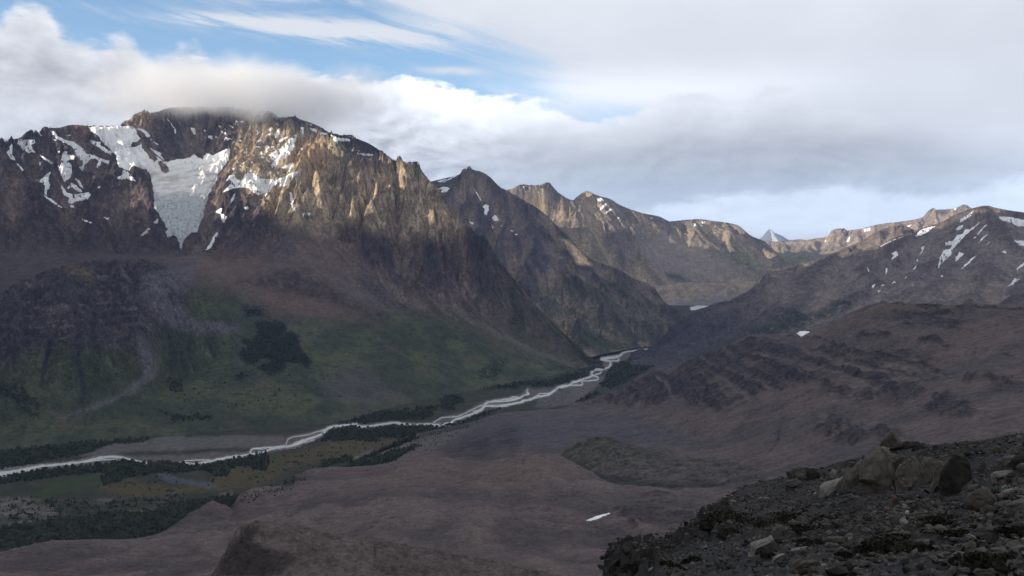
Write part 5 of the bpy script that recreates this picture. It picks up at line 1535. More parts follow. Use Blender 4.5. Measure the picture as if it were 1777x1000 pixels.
# ---- hanging glacier
GL = [[(153, 222), (160, 219.5), (180, 219.3), (208, 219), (222, 218), (232, 220), (240, 232), (247, 240), (240, 245), (247, 252), (262, 262), (272, 272), (283, 280), (289.6, 281), (309, 276.6), (320, 276.6), (326, 274), (337, 268), (351, 276.6), (358, 265), (371, 269.6), (392, 259), (399, 258.4), (397.4, 276.6), (378, 304.6),
       (376, 314), (362, 338), (356, 361), (353, 377), (346, 391), (343, 404), (334, 403), (327, 409), (319, 416), (314, 433), (309, 416), (301, 408), (291, 412), (287, 405), (291, 398), (283, 385), (277, 372), (267, 360), (268, 346), (264, 322), (259, 300), (256, 295), (242, 292), (232, 286), (224, 296), (206, 290), (202, 270), (188, 256), (178, 247), (172, 238), (160, 230)]]
GH = [zm(*Z2, [(210, 480), (300, 470), (310, 510), (190, 545)]), zm(*Z2, [(250, 330), (300, 340), (420, 430), (520, 520), (760, 610), (690, 680), (640, 680), (570, 610), (420, 530), (500, 640), (520, 690), (480, 730), (340, 560), (310, 480), (390, 475), (300, 415)]), zm(*Z2, [(530, 720), (570, 705), (660, 790), (670, 830), (620, 870), (570, 830)])]
q = ice_sheet(E, GL, GH, 3, 3.2, 10.0, 17)
inner = np.clip(q.s / 5.0, -0.35, 1.0)
fall = smooth(q.v + 6 * fbm(q.u, q.v, 30, 3, 0.5, 18), 332, 352)
crev = fbm(q.x * 0.6, q.y * 2.0, 36, 5, 0.65, 19, True)
upper = smooth(q.v, 262, 300) * (1 - fall)
band = fbm(q.u * 0.35, q.v * 2.2 + q.u * 0.25, 14, 5, 0.6, 20)
z = q.z + inner * 9 + np.clip(q.s / 1.2, -1, 0) * 2 + (crev * (1.5 + 12.0 * fall + 2.0 * upper) + fbm(q.x, q.y, 16, 4, 0.6, 22, True) * 4.0 * fall) * np.clip(q.s / 4, 0, 1)
c = np.tile(np.asarray((0.82, 0.82, 0.81), f32), q.x.shape + (1,))
c = lerp(c, (0.46, 0.44, 0.41), smooth(q.v, 272, 305) * (0.35 + 0.65 * smooth(band, -0.15, 0.35)) * smooth(q.u, 215, 250))
c = lerp(c, (0.44, 0.47, 0.48), fall * 0.9)
c = lerp(c, (0.16, 0.16, 0.16), fall * smooth(fbm(q.u, q.v, 5, 4, 0.65, 24), 0.12, 0.45) * 0.8)
c = lerp(c, (0.22, 0.22, 0.22), fall * smooth(fbm(q.u * 0.5, q.v * 2.2, 7, 5, 0.65, 26), 0.08, 0.35) * 0.7)
c = lerp(c, (0.25, 0.24, 0.23), smooth(q.v, 290, 320) * (1 - fall) * smooth(fbm(q.u * 0.5, q.v * 1.6, 7, 4, 0.65, 25), 0.2, 0.5) * 0.6)
m, nt, b = newmat('glacier_ice')
at = nt.nodes.new('ShaderNodeAttribute')
at.attribute_name = 'Col'
nt.links.new(at.outputs['Color'], b.inputs['Base Color'])
b.inputs['Roughness'].default_value = 0.6
b.inputs['Specular IOR Level'].default_value = 0.3
geo = nt.nodes.new('ShaderNodeNewGeometry')
bp = nt.nodes.new('ShaderNodeBump')
bp.inputs['Strength'].default_value = 0.5
bp.inputs['Distance'].default_value = 4.0
nt.links.new(nz(geo.outputs['Position'], 0.06, 6, 0.65).s, bp.inputs['Height'])
nt.links.new(bp.outputs[0], b.inputs['Normal'])
link('glacier', sheet_mesh('glacier', q, z, c)[0], m, kind='structure', label='white hanging glacier with a grey broken icefall')

# ---- fine snow specks in the dark rock under the cloud: past counting
q = ice_sheet(E, [[(350, 215), (400, 205), (470, 210), (505, 222), (480, 300), (440, 320), (410, 300), (395, 250), (360, 250)]], (), 3, 3, 9, 27)
sp_ = fbm(q.u, q.v, 9, 4, 0.6, 28)
q.s = np.minimum(q.s, (sp_ - 0.30) * 14)
for me in sheet_mesh('snow_specks', q, q.z + np.clip(q.s, -1, 1.0) * 2.4, None, -0.5):
    link('snow_specks', me, M_SNOW, kind='stuff', label='fine snow specks in the dark rock under the cloud')


# =================================================================== WOODS
def ico():
    t = (1 + 5 ** 0.5) / 2
    v = np.array([(-1, t, 0), (1, t, 0), (-1, -t, 0), (1, -t, 0), (0, -1, t), (0, 1, t), (0, -1, -t), (0, 1, -t), (t, 0, -1), (t, 0, 1), (-t, 0, -1), (-t, 0, 1)], float)
    v /= np.linalg.norm(v[0])
    f = np.array([(0, 11, 5), (0, 5, 1), (0, 1, 7), (0, 7, 10), (0, 10, 11), (1, 5, 9), (5, 11, 4), (11, 10, 2), (10, 7, 6), (7, 1, 8), (3, 9, 4), (3, 4, 2), (3, 2, 6), (3, 6, 8), (3, 8, 9), (4, 9, 5), (2, 4, 11), (6, 2, 10), (8, 6, 7), (9, 8, 1)])
    return v, f


ICO_V, ICO_F = ico()


def tree_mass(name, pts, size, mat, label, rs, squash=1.0):
    """one mesh of many small rough crowns standing at pts"""
    n = len(pts)
    if n == 0:
        return
    V = ICO_V[None] * (1 + rs.uniform(-0.38, 0.38, (n, 12, 1)))
    s = size * (0.5 + rs.gamma(2.0, 0.25, (n, 1, 1))).clip(0.45, 1.7)
    V = V * s * np.array([0.62, 0.62, 1.0 * squash])[None, None]
    a = rs.uniform(0, 6.28, n)
    ca, sa = np.cos(a)[:, None], np.sin(a)[:, None]
    X = V[..., 0] * ca - V[..., 1] * sa
    Y = V[..., 0] * sa + V[..., 1] * ca
    V = np.stack([X, Y, V[..., 2] + s[..., 0] * 0.55 * squash], -1) + pts[:, None, :]
    F = ICO_F[None] + (np.arange(n) * 12)[:, None, None]
    link(name, mesh_np(name, V.reshape(-1, 3), F.reshape(-1, 3), None, False), mat, kind='stuff', label=label)


M_WOOD = plain_mat('dark_foliage', (0.010, 0.016, 0.010), (0.046, 0.052, 0.030), 0.045, 0.95, 0.1, coords='Object', detail=5)
M_BUSH = plain_mat('scrub', (0.014, 0.017, 0.010), (0.036, 0.036, 0.020), 0.08, 0.95, 0.1, coords='Object', detail=5)


def pts_in(poly, per, rs, warp=4.0, lam=12.0, grow=0.0, edge=3.0):
    p = np.asarray(poly, float)
    lo, hi = p.min(0) - 2, p.max(0) + 2
    n = int((hi[0] - lo[0]) * (hi[1] - lo[1]) / per)
    u, v = rs.uniform(lo[0], hi[0], n), rs.uniform(lo[1], hi[1], n)
    s = sdist(u + fbm(u, v * 2, lam, 3, 0.6, 61) * warp, v + fbm(u, v * 2, lam, 3, 0.6, 62) * warp * 0.5, p)
    k = s > grow + rs.uniform(-1, 1, n) * edge                   # thinning out at the rim
    return u[k], v[k]


def on_floor(u, v):
    a, t = ray(u, v)
    r = FLOOR_Z / np.minimum(t, -0.03)
    k = (r > 1500) & (r < 6100)
    r, a = r[k], a[k]
    return np.stack([r * np.sin(a), r * np.cos(a), np.full(r.shape, FLOOR_Z)], -1)


def on_grid(g, poly, n, rs, warp=4.0):
    p = np.asarray(poly, float)
    b = np.where((g.vis & (g.u > p[:, 0].min() - 4) & (g.u < p[:, 0].max() + 4) & (g.v > p[:, 1].min() - 4) & (g.v < p[:, 1].max() + 4)).ravel())[0]
    if len(b) == 0:
        return np.zeros((0, 3))
    u, v = g.u.ravel()[b], g.v.ravel()[b]
    s = sdist(u + fbm(u, v, 12, 3, 0.6, 63) * warp, v + fbm(u, v, 12, 3, 0.6, 64) * warp, p)
    b = b[s > rs.uniform(-3, 5, len(s))]
    if len(b) == 0:
        return np.zeros((0, 3))
    k = rs.choice(b, min(n, len(b)), replace=False)
    P = np.stack([g.x.ravel()[k], g.y.ravel()[k], g.z.ravel()[k]], -1)
    P[:, :2] += rs.uniform(-2.5, 2.5, (len(P), 2))
    return P


rs = np.random.RandomState(11)
for q, lb in zip(FLOORWOOD, ORDER_WOOD):
    u, v = pts_in(q, 3.3, rs)
    tree_mass('forest', on_floor(u, v), 5.4, M_WOOD, lb, rs, 0.8)
for q, lb, n in ((FOREST[0], 'dark leafy wood standing alone on the green mountain slope', 1700), (FOREST[1], 'small dark copse below the lone wood on the slope', 90)):
    P = np.concatenate([on_grid(E, q, n, rs), on_grid(Fh, q, n, rs)])
    tree_mass('forest', P, 5.4, M_WOOD, lb, rs, 0.75)
for q, lb in zip(STRIPS, ('upper diagonal strip of dark trees beside the plateau', 'lower diagonal strip of dark trees beside the plateau')):
    tree_mass('forest', on_grid(K, q, 500, rs), 5.0, M_WOOD, lb, rs)
# scattered single bushes
bu = []
for q, per in ((MEADOW[0], 60), (MEADOW[1], 70), (MEADOW[2], 50), (zm(*ZB, [(1100, 500), (1250, 440), (1700, 440), (1740, 480), (1400, 570), (1120, 620)]), 18), (zm(*ZA, [(0, 690), (700, 700), (1400, 690), (1777, 650), (1777, 720), (1400, 850), (900, 830), (600, 880), (0, 960)]), 12),
               (zm(*ZA, [(1420, 430), (1700, 430), (1777, 560), (1450, 560)]), 22), (zm(*ZC, [(380, 600), (620, 600), (560, 650), (340, 660)]), 12), (zm(*ZD, [(560, 330), (700, 300), (820, 290), (700, 380)]), 16)):
    u, v = pts_in(q, per * 0.5, rs)
    k = fbm(u, v * 2.5, 16, 3, 0.6, 67) > 0.02
    bu.append(on_floor(u[k], v[k]))
tree_mass('scrub', np.concatenate(bu), 2.7, M_BUSH, 'scattered dark bushes on the valley floor', rs, 0.8)
P = np.concatenate([on_grid(K, zm(*ZC, [(700, 720), (850, 600), (1200, 520), (1400, 470), (1300, 560), (1100, 690), (900, 800), (700, 850)]), 260, rs), on_grid(Lp, [(400, 885), (420, 858), (470, 845), (512, 828), (560, 818), (520, 845), (480, 860), (430, 875)], 160, rs)])
tree_mass('scrub', P, 2.2, M_BUSH, 'sparse dark bushes along the edge of the plateau', rs, 0.8)
P = np.concatenate([on_grid(E, q, 120, rs, 8) for q in BUSHY] + [on_grid(Fh, q, 120, rs, 8) for q in BUSHY] + [on_grid(E, zm(*Z3, [(780, 560), (1150, 480), (1180, 640), (1700, 640), (1700, 780), (900, 860)]), 260, rs, 10)])
tree_mass('scrub', P, 4.0, M_BUSH, 'scattered bushes on the green mountain apron', rs, 0.8)


# =================================================================== THE NEAR SLOPE
import bmesh

O = loft(985, 1960, 410, [
    [(985, 1400, 8), (1050, 1300, 7), (1400, 1250, 5), (1960, 1250, 4)],
    [(985, 1250, 23), (1038, 1090, 25), (1056, 1010, 26.5), (1200, 1000, 20.5), (1400, 1000, 16), (1600, 1000, 13), (1777, 1000, 11), (1960, 1000, 10)],
    [(985, 1220, 26), (1038, 1060, 28), (1056, 987, 30), (1150, 966, 32), (1210, 938, 33), (1300, 920, 30), (1450, 920, 25), (1600, 920, 21), (1777, 910, 18), (1960, 905, 17)],
    [(985, 1210, 29), (1038, 1050, 31), (1054, 974, 34), (1150, 953, 36), (1215, 908, 38), (1300, 872, 40), (1420, 852, 36), (1550, 862, 30), (1700, 862, 26), (1777, 852, 24), (1960, 846, 22)],
    [(985, 1200, 31), (1038, 1040, 33), (1047, 996, 35), (1053, 972, 36), (1064, 964, 37), (1100, 958, 38), (1140, 951, 39), (1170, 928, 41), (1196, 912, 42), (1210, 900, 43), (1240, 881, 45), (1265, 859, 46), (1300, 843, 47), (1340, 833, 48), (1400, 822, 48), (1440, 808, 48), (1480, 797, 47), (1530, 786, 46), (1600, 775, 44), (1700, 765, 40), (1777, 752, 36), (1960, 735, 32)],
    ('back', 10, 7), ('back', 40, 60)], [50, 70, 90, 70, 14, 8])
g = O
thO = g.T[:, None] + g.x * 0
nf = fbm(g.x, g.y, 5.0, 6, 0.58, 2011)
nr_ = fbm(g.x, g.y, 1.4, 5, 0.6, 2012, True)
u0, v0 = proj(g.x, g.y, g.z)
q0 = type('q', (), dict(u=u0, v=v0))
CRAG = [[(1205, 905), (1240, 878), (1262, 885), (1275, 930), (1240, 945), (1215, 930)], [(1045, 975), (1070, 962), (1140, 958), (1140, 1005), (1045, 1010)], [(1130, 955), (1190, 925), (1200, 940), (1150, 962)]]
cm = np.zeros(g.x.shape, f32)
for q in CRAG:
    cm = np.maximum(cm, pmask(q0, q, 8, 8, 16, 2013))
g.z += nf * 0.34 + nr_ * 0.07 + cm * (0.35 + 0.5 * fbm(g.x, g.y, 1.6, 5, 0.6, 2014, True)) + erosion(g.x, g.y, g.gx, g.gy, 3.5, 4, 2015, 0.55) * 0.10
fix_sil(g, 4, 0.35, 5)
g.z += fbm(g.x, g.y, 0.5, 3, 0.6, 2016, True) * 0.035
finish(g)
n1, n2, n3 = var(g, 7, 2061), var(g, 2.2, 2062), var(g, 0.6, 2063)
c = np.tile(np.asarray((0.040, 0.040, 0.043), f32), g.x.shape + (1,))
c = lerp(c, (0.054, 0.052, 0.052), smooth(n2, 0.45, 0.62))
c = lerp(c, (0.022, 0.020, 0.018), smooth(n1, 0.50, 0.62) * 0.8)
c = lerp(c, (0.075, 0.070, 0.064), smooth(n3, 0.60, 0.72) * 0.5)
c = lerp(c, (0.018, 0.016, 0.014), cm * 0.85)
grid_obj('slope', O, c, M_FOOT, 0.68, cm, kind='structure', label='dark scree slope at the lower right, close by')

M_ROCK = plain_mat('grey_rock', (0.036, 0.034, 0.033), (0.090, 0.083, 0.075), 3.0, 0.9, 0.2, 0.6, 0.05)
M_ROCKB = plain_mat('brown_rock', (0.038, 0.033, 0.028), (0.086, 0.073, 0.060), 2.4, 0.9, 0.2, 0.6, 0.06)
M_SLAB = plain_mat('slab_rock', (0.058, 0.052, 0.045), (0.135, 0.120, 0.102), 2.6, 0.9, 0.2, 0.6, 0.06)
M_PALE = plain_mat('pale_rock', (0.11, 0.10, 0.088), (0.20, 0.185, 0.165), 3.5, 0.9, 0.2, 0.5, 0.04)
M_DARK = plain_mat('dark_rock', (0.014, 0.013, 0.012), (0.036, 0.032, 0.028), 2.6, 0.95, 0.1, 0.7, 0.06)
M_RED = plain_mat('red_rock', (0.055, 0.030, 0.024), (0.085, 0.048, 0.038), 4.0, 0.9, 0.2, 0.5, 0.03)
M_WHITE = plain_mat('white_rock', (0.32, 0.30, 0.27), (0.45, 0.43, 0.40), 4.0, 0.9, 0.2, 0.3, 0.03)
M_HEATH = plain_mat('heath', (0.010, 0.010, 0.008), (0.026, 0.023, 0.017), 5.0, 0.95, 0.1)
M_TUFT = plain_mat('blue_green_grass', (0.030, 0.050, 0.034), (0.070, 0.095, 0.066), 6.0, 0.9, 0.1)
M_LICHEN = plain_mat('yellow_cushion', (0.05, 0.05, 0.012), (0.10, 0.095, 0.02), 8.0, 0.95, 0.1)

OU, OV = np.where(O.vis, O.u, -1e4), np.where(O.vis, O.v, -1e4)


def foot(u, v):
    """the visible place on the near slope at a photo pixel"""
    k = np.argmin((OU - u) ** 2 + (OV - v) ** 2)
    i = np.unravel_index(k, OU.shape)
    return np.array([O.x[i], O.y[i], O.z[i]]), float(O.r[i])


def put(ob, p, r):
    ob.location = (float(p[0]), float(p[1]), float(p[2]))
    ob.rotation_euler = (0, 0, -math.atan2(p[0], p[1]))


def rock_from_outline(name, pts, depth, mat, seed, base=None, parent=None, lean=0.0, **props):
    """an angular block: the outline seen from the path, its own thickness, bevelled faces and worn edges.
    pts in photo pixels; base = (u, v) where it stands"""
    rr = random.Random(seed)
    P = np.asarray(pts, float)
    if base is None:
        base = (P[:, 0].mean(), P[:, 1].max() - 1.5)
    p0, r = foot(*base)
    k = math.hypot(r, p0[2]) / FPX
    xs = (P[:, 0] - base[0]) * k
    zs = (base[1] - P[:, 1]) * k
    # more points round the outline, jittered
    px, pz = [], []
    n = len(xs)
    for i in range(n):
        j = (i + 1) % n
        L = math.hypot(xs[j] - xs[i], zs[j] - zs[i])
        m_ = max(1, int(L / (6 * k)))
        for t in range(m_):
            f = t / m_
            a = 0.8 * k if t else 0
            px.append(xs[i] + (xs[j] - xs[i]) * f + rr.uniform(-a, a))
            pz.append(zs[i] + (zs[j] - zs[i]) * f + rr.uniform(-a, a))
    px, pz = np.array(px), np.array(pz)
    w = px.max() - px.min()
    h = pz.max() - pz.min()
    dp = 1.2 * depth * min(w, h) if depth > 0 else -depth * k
    # an angular block: a cut-up cube that fills the outline's width at every height
    bm = bmesh.new()
    bmesh.ops.create_cube(bm, size=2.0)
    bmesh.ops.subdivide_edges(bm, edges=bm.edges[:], cuts=5 if w * h / (k * k) > 500 else 3, use_grid_fill=True)
    nr = np.random.RandomState(seed + 7)
    V = np.array([v.co[:] for v in bm.verts])
    V *= (1 - 0.10 * (np.abs(V[:, [1, 2, 0]] * V[:, [2, 0, 1]])))
    for _ in range(11):
        n = nr.normal(size=3) * np.array([1.0, 1.0, 0.8])
        n /= np.linalg.norm(n)
        d = nr.uniform(0.70, 1.02)
        e_ = np.clip(V @ n - d, 0, None)
        V -= e_[:, None] * n[None]
    for _ in range(3):                                        # a broken, inclined front
        n = np.array([nr.uniform(-0.7, 0.7), -1.0, nr.uniform(-0.2, 0.8)])
        n /= np.linalg.norm(n)
        d = nr.uniform(0.45, 0.8)
        V -= np.clip(V @ n - d, 0, None)[:, None] * n[None]
    z0_, z1_ = pz.min(), pz.max()
    zt = z0_ + (V[:, 2] * 0.5 + 0.5) * h
    qp = np.stack([px, pz], 1)
    qn = np.roll(qp, -1, axis=0)
    lo_, hi_ = np.full(len(V), 1e9), np.full(len(V), -1e9)
    zq = np.clip(zt, z0_ + 0.03 * h, z1_ - 0.06 * h)
    for (ax, az_), (bx, bz) in zip(qp, qn):
        if abs(bz - az_) < 1e-9:
            continue
        t_ = (zq - az_) / (bz - az_)
        ok = (t_ >= 0) & (t_ <= 1)
        xx = ax + t_ * (bx - ax)
        lo_ = np.where(ok, np.minimum(lo_, xx), lo_)
        hi_ = np.where(ok, np.maximum(hi_, xx), hi_)
    bad = lo_ > hi_
    lo_[bad], hi_[bad] = px.min() + 0.3 * w, px.max() - 0.3 * w
    X = (lo_ + hi_) / 2 + V[:, 0] * (hi_ - lo_) / 2 * 0.96 + nr.normal(size=len(V)) * 0.012 * w
    Yd = V[:, 1] * dp * 0.6 + nr.normal(size=len(V)) * 0.012 * w + lean * (zt - z0_) + dp * 0.35
    Zt = np.where(V[:, 2] < -0.7, zt - 0.22 * h - 3 * k, zt) + nr.normal(size=len(V)) * 0.012 * h
    for v, c_ in zip(bm.verts, np.stack([X, Yd, Zt], 1)):
        v.co = c_
    bmesh.ops.triangulate(bm, faces=bm.faces[:])
    me = bpy.data.meshes.new(name)
    bm.to_mesh(me)
    bm.free()
    ob = link(name, me, mat, **props)
    put(ob, p0, r)
    return ob


def slab_outcrop():
    """the row of upright slabs: one outcrop, each slab a part"""
    p0, r = foot(1560, 862)
    root = link('rock_outcrop', None, label='row of upright brown rock slabs standing out of the scree', category='rock outcrop')
    put(root, p0, r)
    bpy.context.view_layer.update()
    inv = root.matrix_world.inverted()
    Z = (1380, 740, 3.846)
    SL = [([(440, 420), (450, 330), (480, 220), (530, 185), (620, 180), (650, 220), (655, 330), (640, 430), (560, 455), (480, 450)], 0.5, M_SLAB, None, (545, 440)),
          ([(310, 395), (350, 340), (410, 260), (440, 240), (445, 330), (440, 395), (400, 405)], 0.5, M_SLAB, 'pale-edged slab leaning to the right', (390, 400)),
          ([(300, 360), (310, 300), (345, 280), (362, 300), (345, 350)], 0.6, M_SLAB, None, (325, 360)),
          ([(640, 400), (650, 250), (700, 222), (720, 240), (690, 330), (665, 400)], 0.5, M_ROCKB, None, (665, 402)),
          ([(662, 420), (680, 330), (725, 240), (780, 218), (820, 250), (835, 340), (800, 420), (770, 445), (700, 440)], 0.45, M_SLAB, None, (740, 440)),
          ([(832, 360), (835, 290), (855, 240), (900, 232), (925, 260), (920, 340), (900, 365)], 0.6, M_SLAB, 'small rounded slab', (875, 368)),
          ([(885, 455), (915, 380), (925, 290), (945, 262), (985, 275), (990, 400), (950, 425)], 0.4, M_SLAB, 'narrow blade-like slab', (935, 440)),
          ([(970, 440), (972, 300), (1000, 245), (1080, 240), (1130, 270), (1145, 360), (1080, 430), (1030, 480), (1000, 480)], 0.6, M_DARK, 'dark slab at the right end', (1045, 460)),
          ([(470, 250), (500, 200), (560, 170), (640, 178), (690, 205), (640, 215), (540, 205)], 0.9, M_SLAB, None, (560, 230))]
    for i, (pl, dp, mt, lb, bs) in enumerate(SL):
        pts = [(Z[0] + a / Z[2], Z[1] + b / Z[2]) for a, b in pl]
        ob = rock_from_outline('slab', pts, dp, mt, 40 + i, (Z[0] + bs[0] / Z[2], Z[1] + bs[1] / Z[2]))
        if lb:
            ob['label'] = lb
        bpy.context.view_layer.update()
        mw = ob.matrix_world.copy()
        ob.parent = root
        ob.matrix_parent_inverse.identity()
        ob.matrix_basis = inv @ mw


slab_outcrop()
ZF, ZG = (1380, 740, 3.846), (1020, 840, 4.676)


def zf(Z, pl):
    return [(Z[0] + a / Z[2], Z[1] + b / Z[2]) for a, b in pl]


HERO = [
    ('boulder', zf(ZF, [(560, 180), (575, 130), (610, 85), (650, 62), (690, 90), (700, 150), (660, 185)]), 0.7, M_ROCKB, 'brown block perched behind the top of the slab row, at the skyline'),
    ('boulder', zf(ZF, [(160, 470), (170, 430), (230, 395), (300, 350), (315, 380), (300, 420), (240, 460), (190, 480)]), 0.8, M_PALE, 'long pale block lying left of the slab row'),
    ('boulder', zf(ZF, [(0, 335), (10, 290), (70, 275), (140, 300), (135, 350), (70, 362), (10, 350)]), 0.8, M_ROCK, 'wide low grey block on the skyline left of the long pale block'),
    ('boulder', zf(ZF, [(1140, 560), (1145, 500), (1190, 450), (1270, 455), (1310, 500), (1310, 550), (1240, 585), (1170, 580)]), 0.8, M_ROCKB, 'big rounded brown boulder beside the grass tuft'),
    ('boulder', zf(ZF, [(1312, 348), (1340, 325), (1400, 300), (1440, 292), (1445, 315), (1390, 345), (1340, 358)]), 0.9, M_PALE, 'pale flat stone above the grass tuft'),
    ('boulder', zf(ZF, [(1440, 285), (1460, 245), (1520, 205), (1600, 190), (1600, 300), (1500, 292)]), 0.7, M_DARK, 'dark ledge block at the right edge'),
    ('boulder', zf(ZF, [(1330, 280), (1350, 250), (1420, 225), (1520, 205), (1500, 240), (1440, 285)]), 0.9, M_ROCK, 'sloping grey slab beside the dark ledge block'),
    ('boulder', zf(ZF, [(1320, 570), (1330, 545), (1400, 510), (1430, 515), (1420, 550), (1380, 575)]), 0.9, M_ROCK, 'left one of two flat grey stones under the grass tuft'),
    ('boulder', zf(ZF, [(1385, 575), (1420, 540), (1480, 515), (1560, 512), (1560, 545), (1460, 580)]), 0.9, M_ROCK, 'right one of two flat grey stones under the grass tuft'),
    ('boulder', zf(ZF, [(1352, 475), (1390, 445), (1440, 425), (1462, 435), (1450, 460), (1390, 478)]), 0.9, M_PALE, 'pale angular stone right of the grass tuft'),
    ('boulder', zf(ZF, [(1380, 425), (1390, 405), (1440, 400), (1435, 425)]), 0.9, M_PALE, 'small pale stone just above the pale angular stone'),
    ('boulder', zf(ZF, [(1130, 440), (1150, 415), (1210, 395), (1215, 410), (1160, 450)]), 0.9, M_ROCK, 'small tilted grey slab right of the dark end slab'),
    ('stone', zf(ZF, [(645, 520), (650, 490), (670, 478), (692, 495), (688, 520), (665, 530)]), 0.8, M_RED, 'reddish brown stone below the slab row'),
    ('stone', zf(ZF, [(733, 598), (735, 575), (750, 563), (762, 575), (755, 597)]), 0.8, M_WHITE, 'small whitish stone standing alone on the scree'),
    ('stone', zf(ZF, [(645, 655), (655, 600), (690, 585), (720, 600), (700, 650), (670, 660)]), 0.8, M_ROCKB, 'brown stone with pale edges below the whitish stone'),
    ('stone', zf(ZF, [(690, 657), (705, 625), (730, 605), (735, 620), (710, 660)]), 0.7, M_PALE, 'thin pale stone leaning on the brown one'),
    ('boulder', zf(ZF, [(1095, 945), (1110, 900), (1170, 880), (1225, 890), (1230, 950), (1170, 965)]), 0.8, M_ROCKB, 'tan brown boulder beside the large dark heath at the lower right'),
    ('boulder', zf(ZF, [(1220, 1010), (1240, 985), (1330, 968), (1400, 990), (1420, 1015)]), 0.8, M_ROCK, 'flat grey rock at the bottom edge under the large heath'),
    ('boulder', zf(ZF, [(1130, 870), (1150, 800), (1190, 780), (1200, 830), (1170, 880)]), 0.8, M_ROCK, 'grey stone above the tan brown boulder'),
    ('boulder', zf(ZF, [(375, 850), (385, 775), (410, 755), (430, 790), (420, 850), (395, 865)]), 0.7, M_ROCK, 'upright grey stone beside a dark bush at the lower middle'),
    ('boulder', zf(ZF, [(205, 800), (210, 765), (280, 745), (330, 755), (320, 800), (250, 810)]), 0.7, M_ROCKB, 'brown block left of the upright grey stone'),
    ('boulder', zf(ZF, [(-10, 965), (0, 930), (60, 915), (150, 912), (150, 945), (90, 968), (20, 985)]), 0.9, M_ROCKB, 'flat brown slab with dark underside at the bottom edge'),
    ('boulder', zf(ZG, [(1308, 570), (1312, 525), (1370, 490), (1470, 455), (1495, 468), (1490, 500), (1400, 550), (1395, 565), (1340, 562)]), 0.9, M_PALE, 'whitish flat-topped block, brightest on the near slope'),
    ('boulder', zf(ZG, [(1400, 600), (1405, 550), (1490, 500), (1545, 500), (1560, 540), (1500, 580), (1440, 610)]), 0.8, M_DARK, 'dark rock against the whitish flat-topped block'),
    ('stone', zf(ZG, [(1495, 640), (1530, 605), (1590, 575), (1598, 590), (1550, 620), (1505, 645)]), 0.8, M_PALE, 'pale shard right of the whitish block, lower one'),
    ('stone', zf(ZG, [(1648, 572), (1655, 550), (1700, 535), (1770, 518), (1760, 535), (1690, 560), (1665, 575)]), 0.8, M_PALE, 'pale shard right of the whitish block, upper one'),
    ('stone', zf(ZG, [(480, 710), (500, 680), (525, 668), (532, 685), (505, 705)]), 0.8, M_PALE, 'pale stone by the dark crag at the left foot of the slope'),
    ('stone', zf(ZG, [(888, 745), (900, 700), (915, 690), (912, 715), (900, 750)]), 0.7, M_PALE, 'thin pale splinter at the bottom edge'),
    ('stone', zf(ZG, [(1180, 518), (1190, 490), (1205, 482), (1205, 505), (1190, 520)]), 0.8, M_PALE, 'small pale splinter left of the whitish block'),
    ('stone', zf(ZG, [(930, 525), (940, 512), (965, 506), (968, 516), (940, 530)]), 0.8, M_PALE, 'small pale chip on the scree below the dark crag'),
    ('stone', zf(ZG, [(1215, 265), (1218, 250), (1232, 248), (1240, 258), (1230, 268)]), 0.9, M_PALE, 'small pale stone on the dark heath slope'),
    ('stone', zf(ZG, [(1170, 418), (1172, 405), (1188, 402), (1192, 415), (1182, 422)]), 0.9, M_PALE, 'small pale pebble above the whitish block'),
    ('boulder', zf(ZG, [(1275, 115), (1270, 88), (1300, 75), (1335, 95), (1325, 115)]), 0.8, M_ROCK, 'grey block on the left skyline of the slope'),
    ('boulder', zf(ZG, [(1195, 150), (1205, 130), (1270, 108), (1280, 125), (1240, 148)]), 0.8, M_ROCK, 'flatter grey block just left of the skyline block'),
    ('stone', zf(ZG, [(1145, 182), (1155, 165), (1175, 152), (1178, 165), (1160, 183)]), 0.8, M_PALE, 'thin pale chip near the left skyline'),
    ('stone', zf(ZG, [(1400, 335), (1410, 300), (1440, 280), (1435, 315), (1415, 345)]), 0.8, M_ROCKB, 'brown splinter on the heath slope'),
    ('boulder', [(1362, 834), (1364, 822), (1378, 816), (1396, 818), (1398, 832), (1380, 838)], 0.8, M_ROCK, 'left block of the low pile on the skyline'),
    ('boulder', [(1396, 834), (1398, 820), (1412, 814), (1422, 822), (1420, 834)], 0.8, M_DARK, 'dark block of the low pile on the skyline'),
    ('boulder', [(1362, 850), (1364, 838), (1380, 833), (1392, 838), (1388, 850)], 0.8, M_ROCK, 'lower block of the low pile under the skyline'),
    ('boulder', [(1440, 824), (1444, 816), (1452, 818), (1452, 826), (1446, 829)], 0.8, M_PALE, 'small pale stone beside the thin slabs'),
    ('boulder', [(1700, 822), (1703, 806), (1709, 800), (1712, 808), (1708, 824)], 0.7, M_ROCK, 'upright grey splinter on the right part of the slope'),
    ('boulder', [(1764, 824), (1766, 810), (1790, 806), (1790, 826)], 0.8, M_ROCK, 'grey block cut by the right edge'),
    ('boulder', [(1676, 935), (1680, 930), (1690, 932), (1688, 938), (1680, 939)], 0.8, M_PALE, 'small pale stone above the large dark heath'),
]
for i, (nm, pl, dp, mt, lb) in enumerate(HERO):
    rock_from_outline(nm, pl, dp, mt, 100 + i, label=lb, category='rock' if nm == 'boulder' else 'stone')


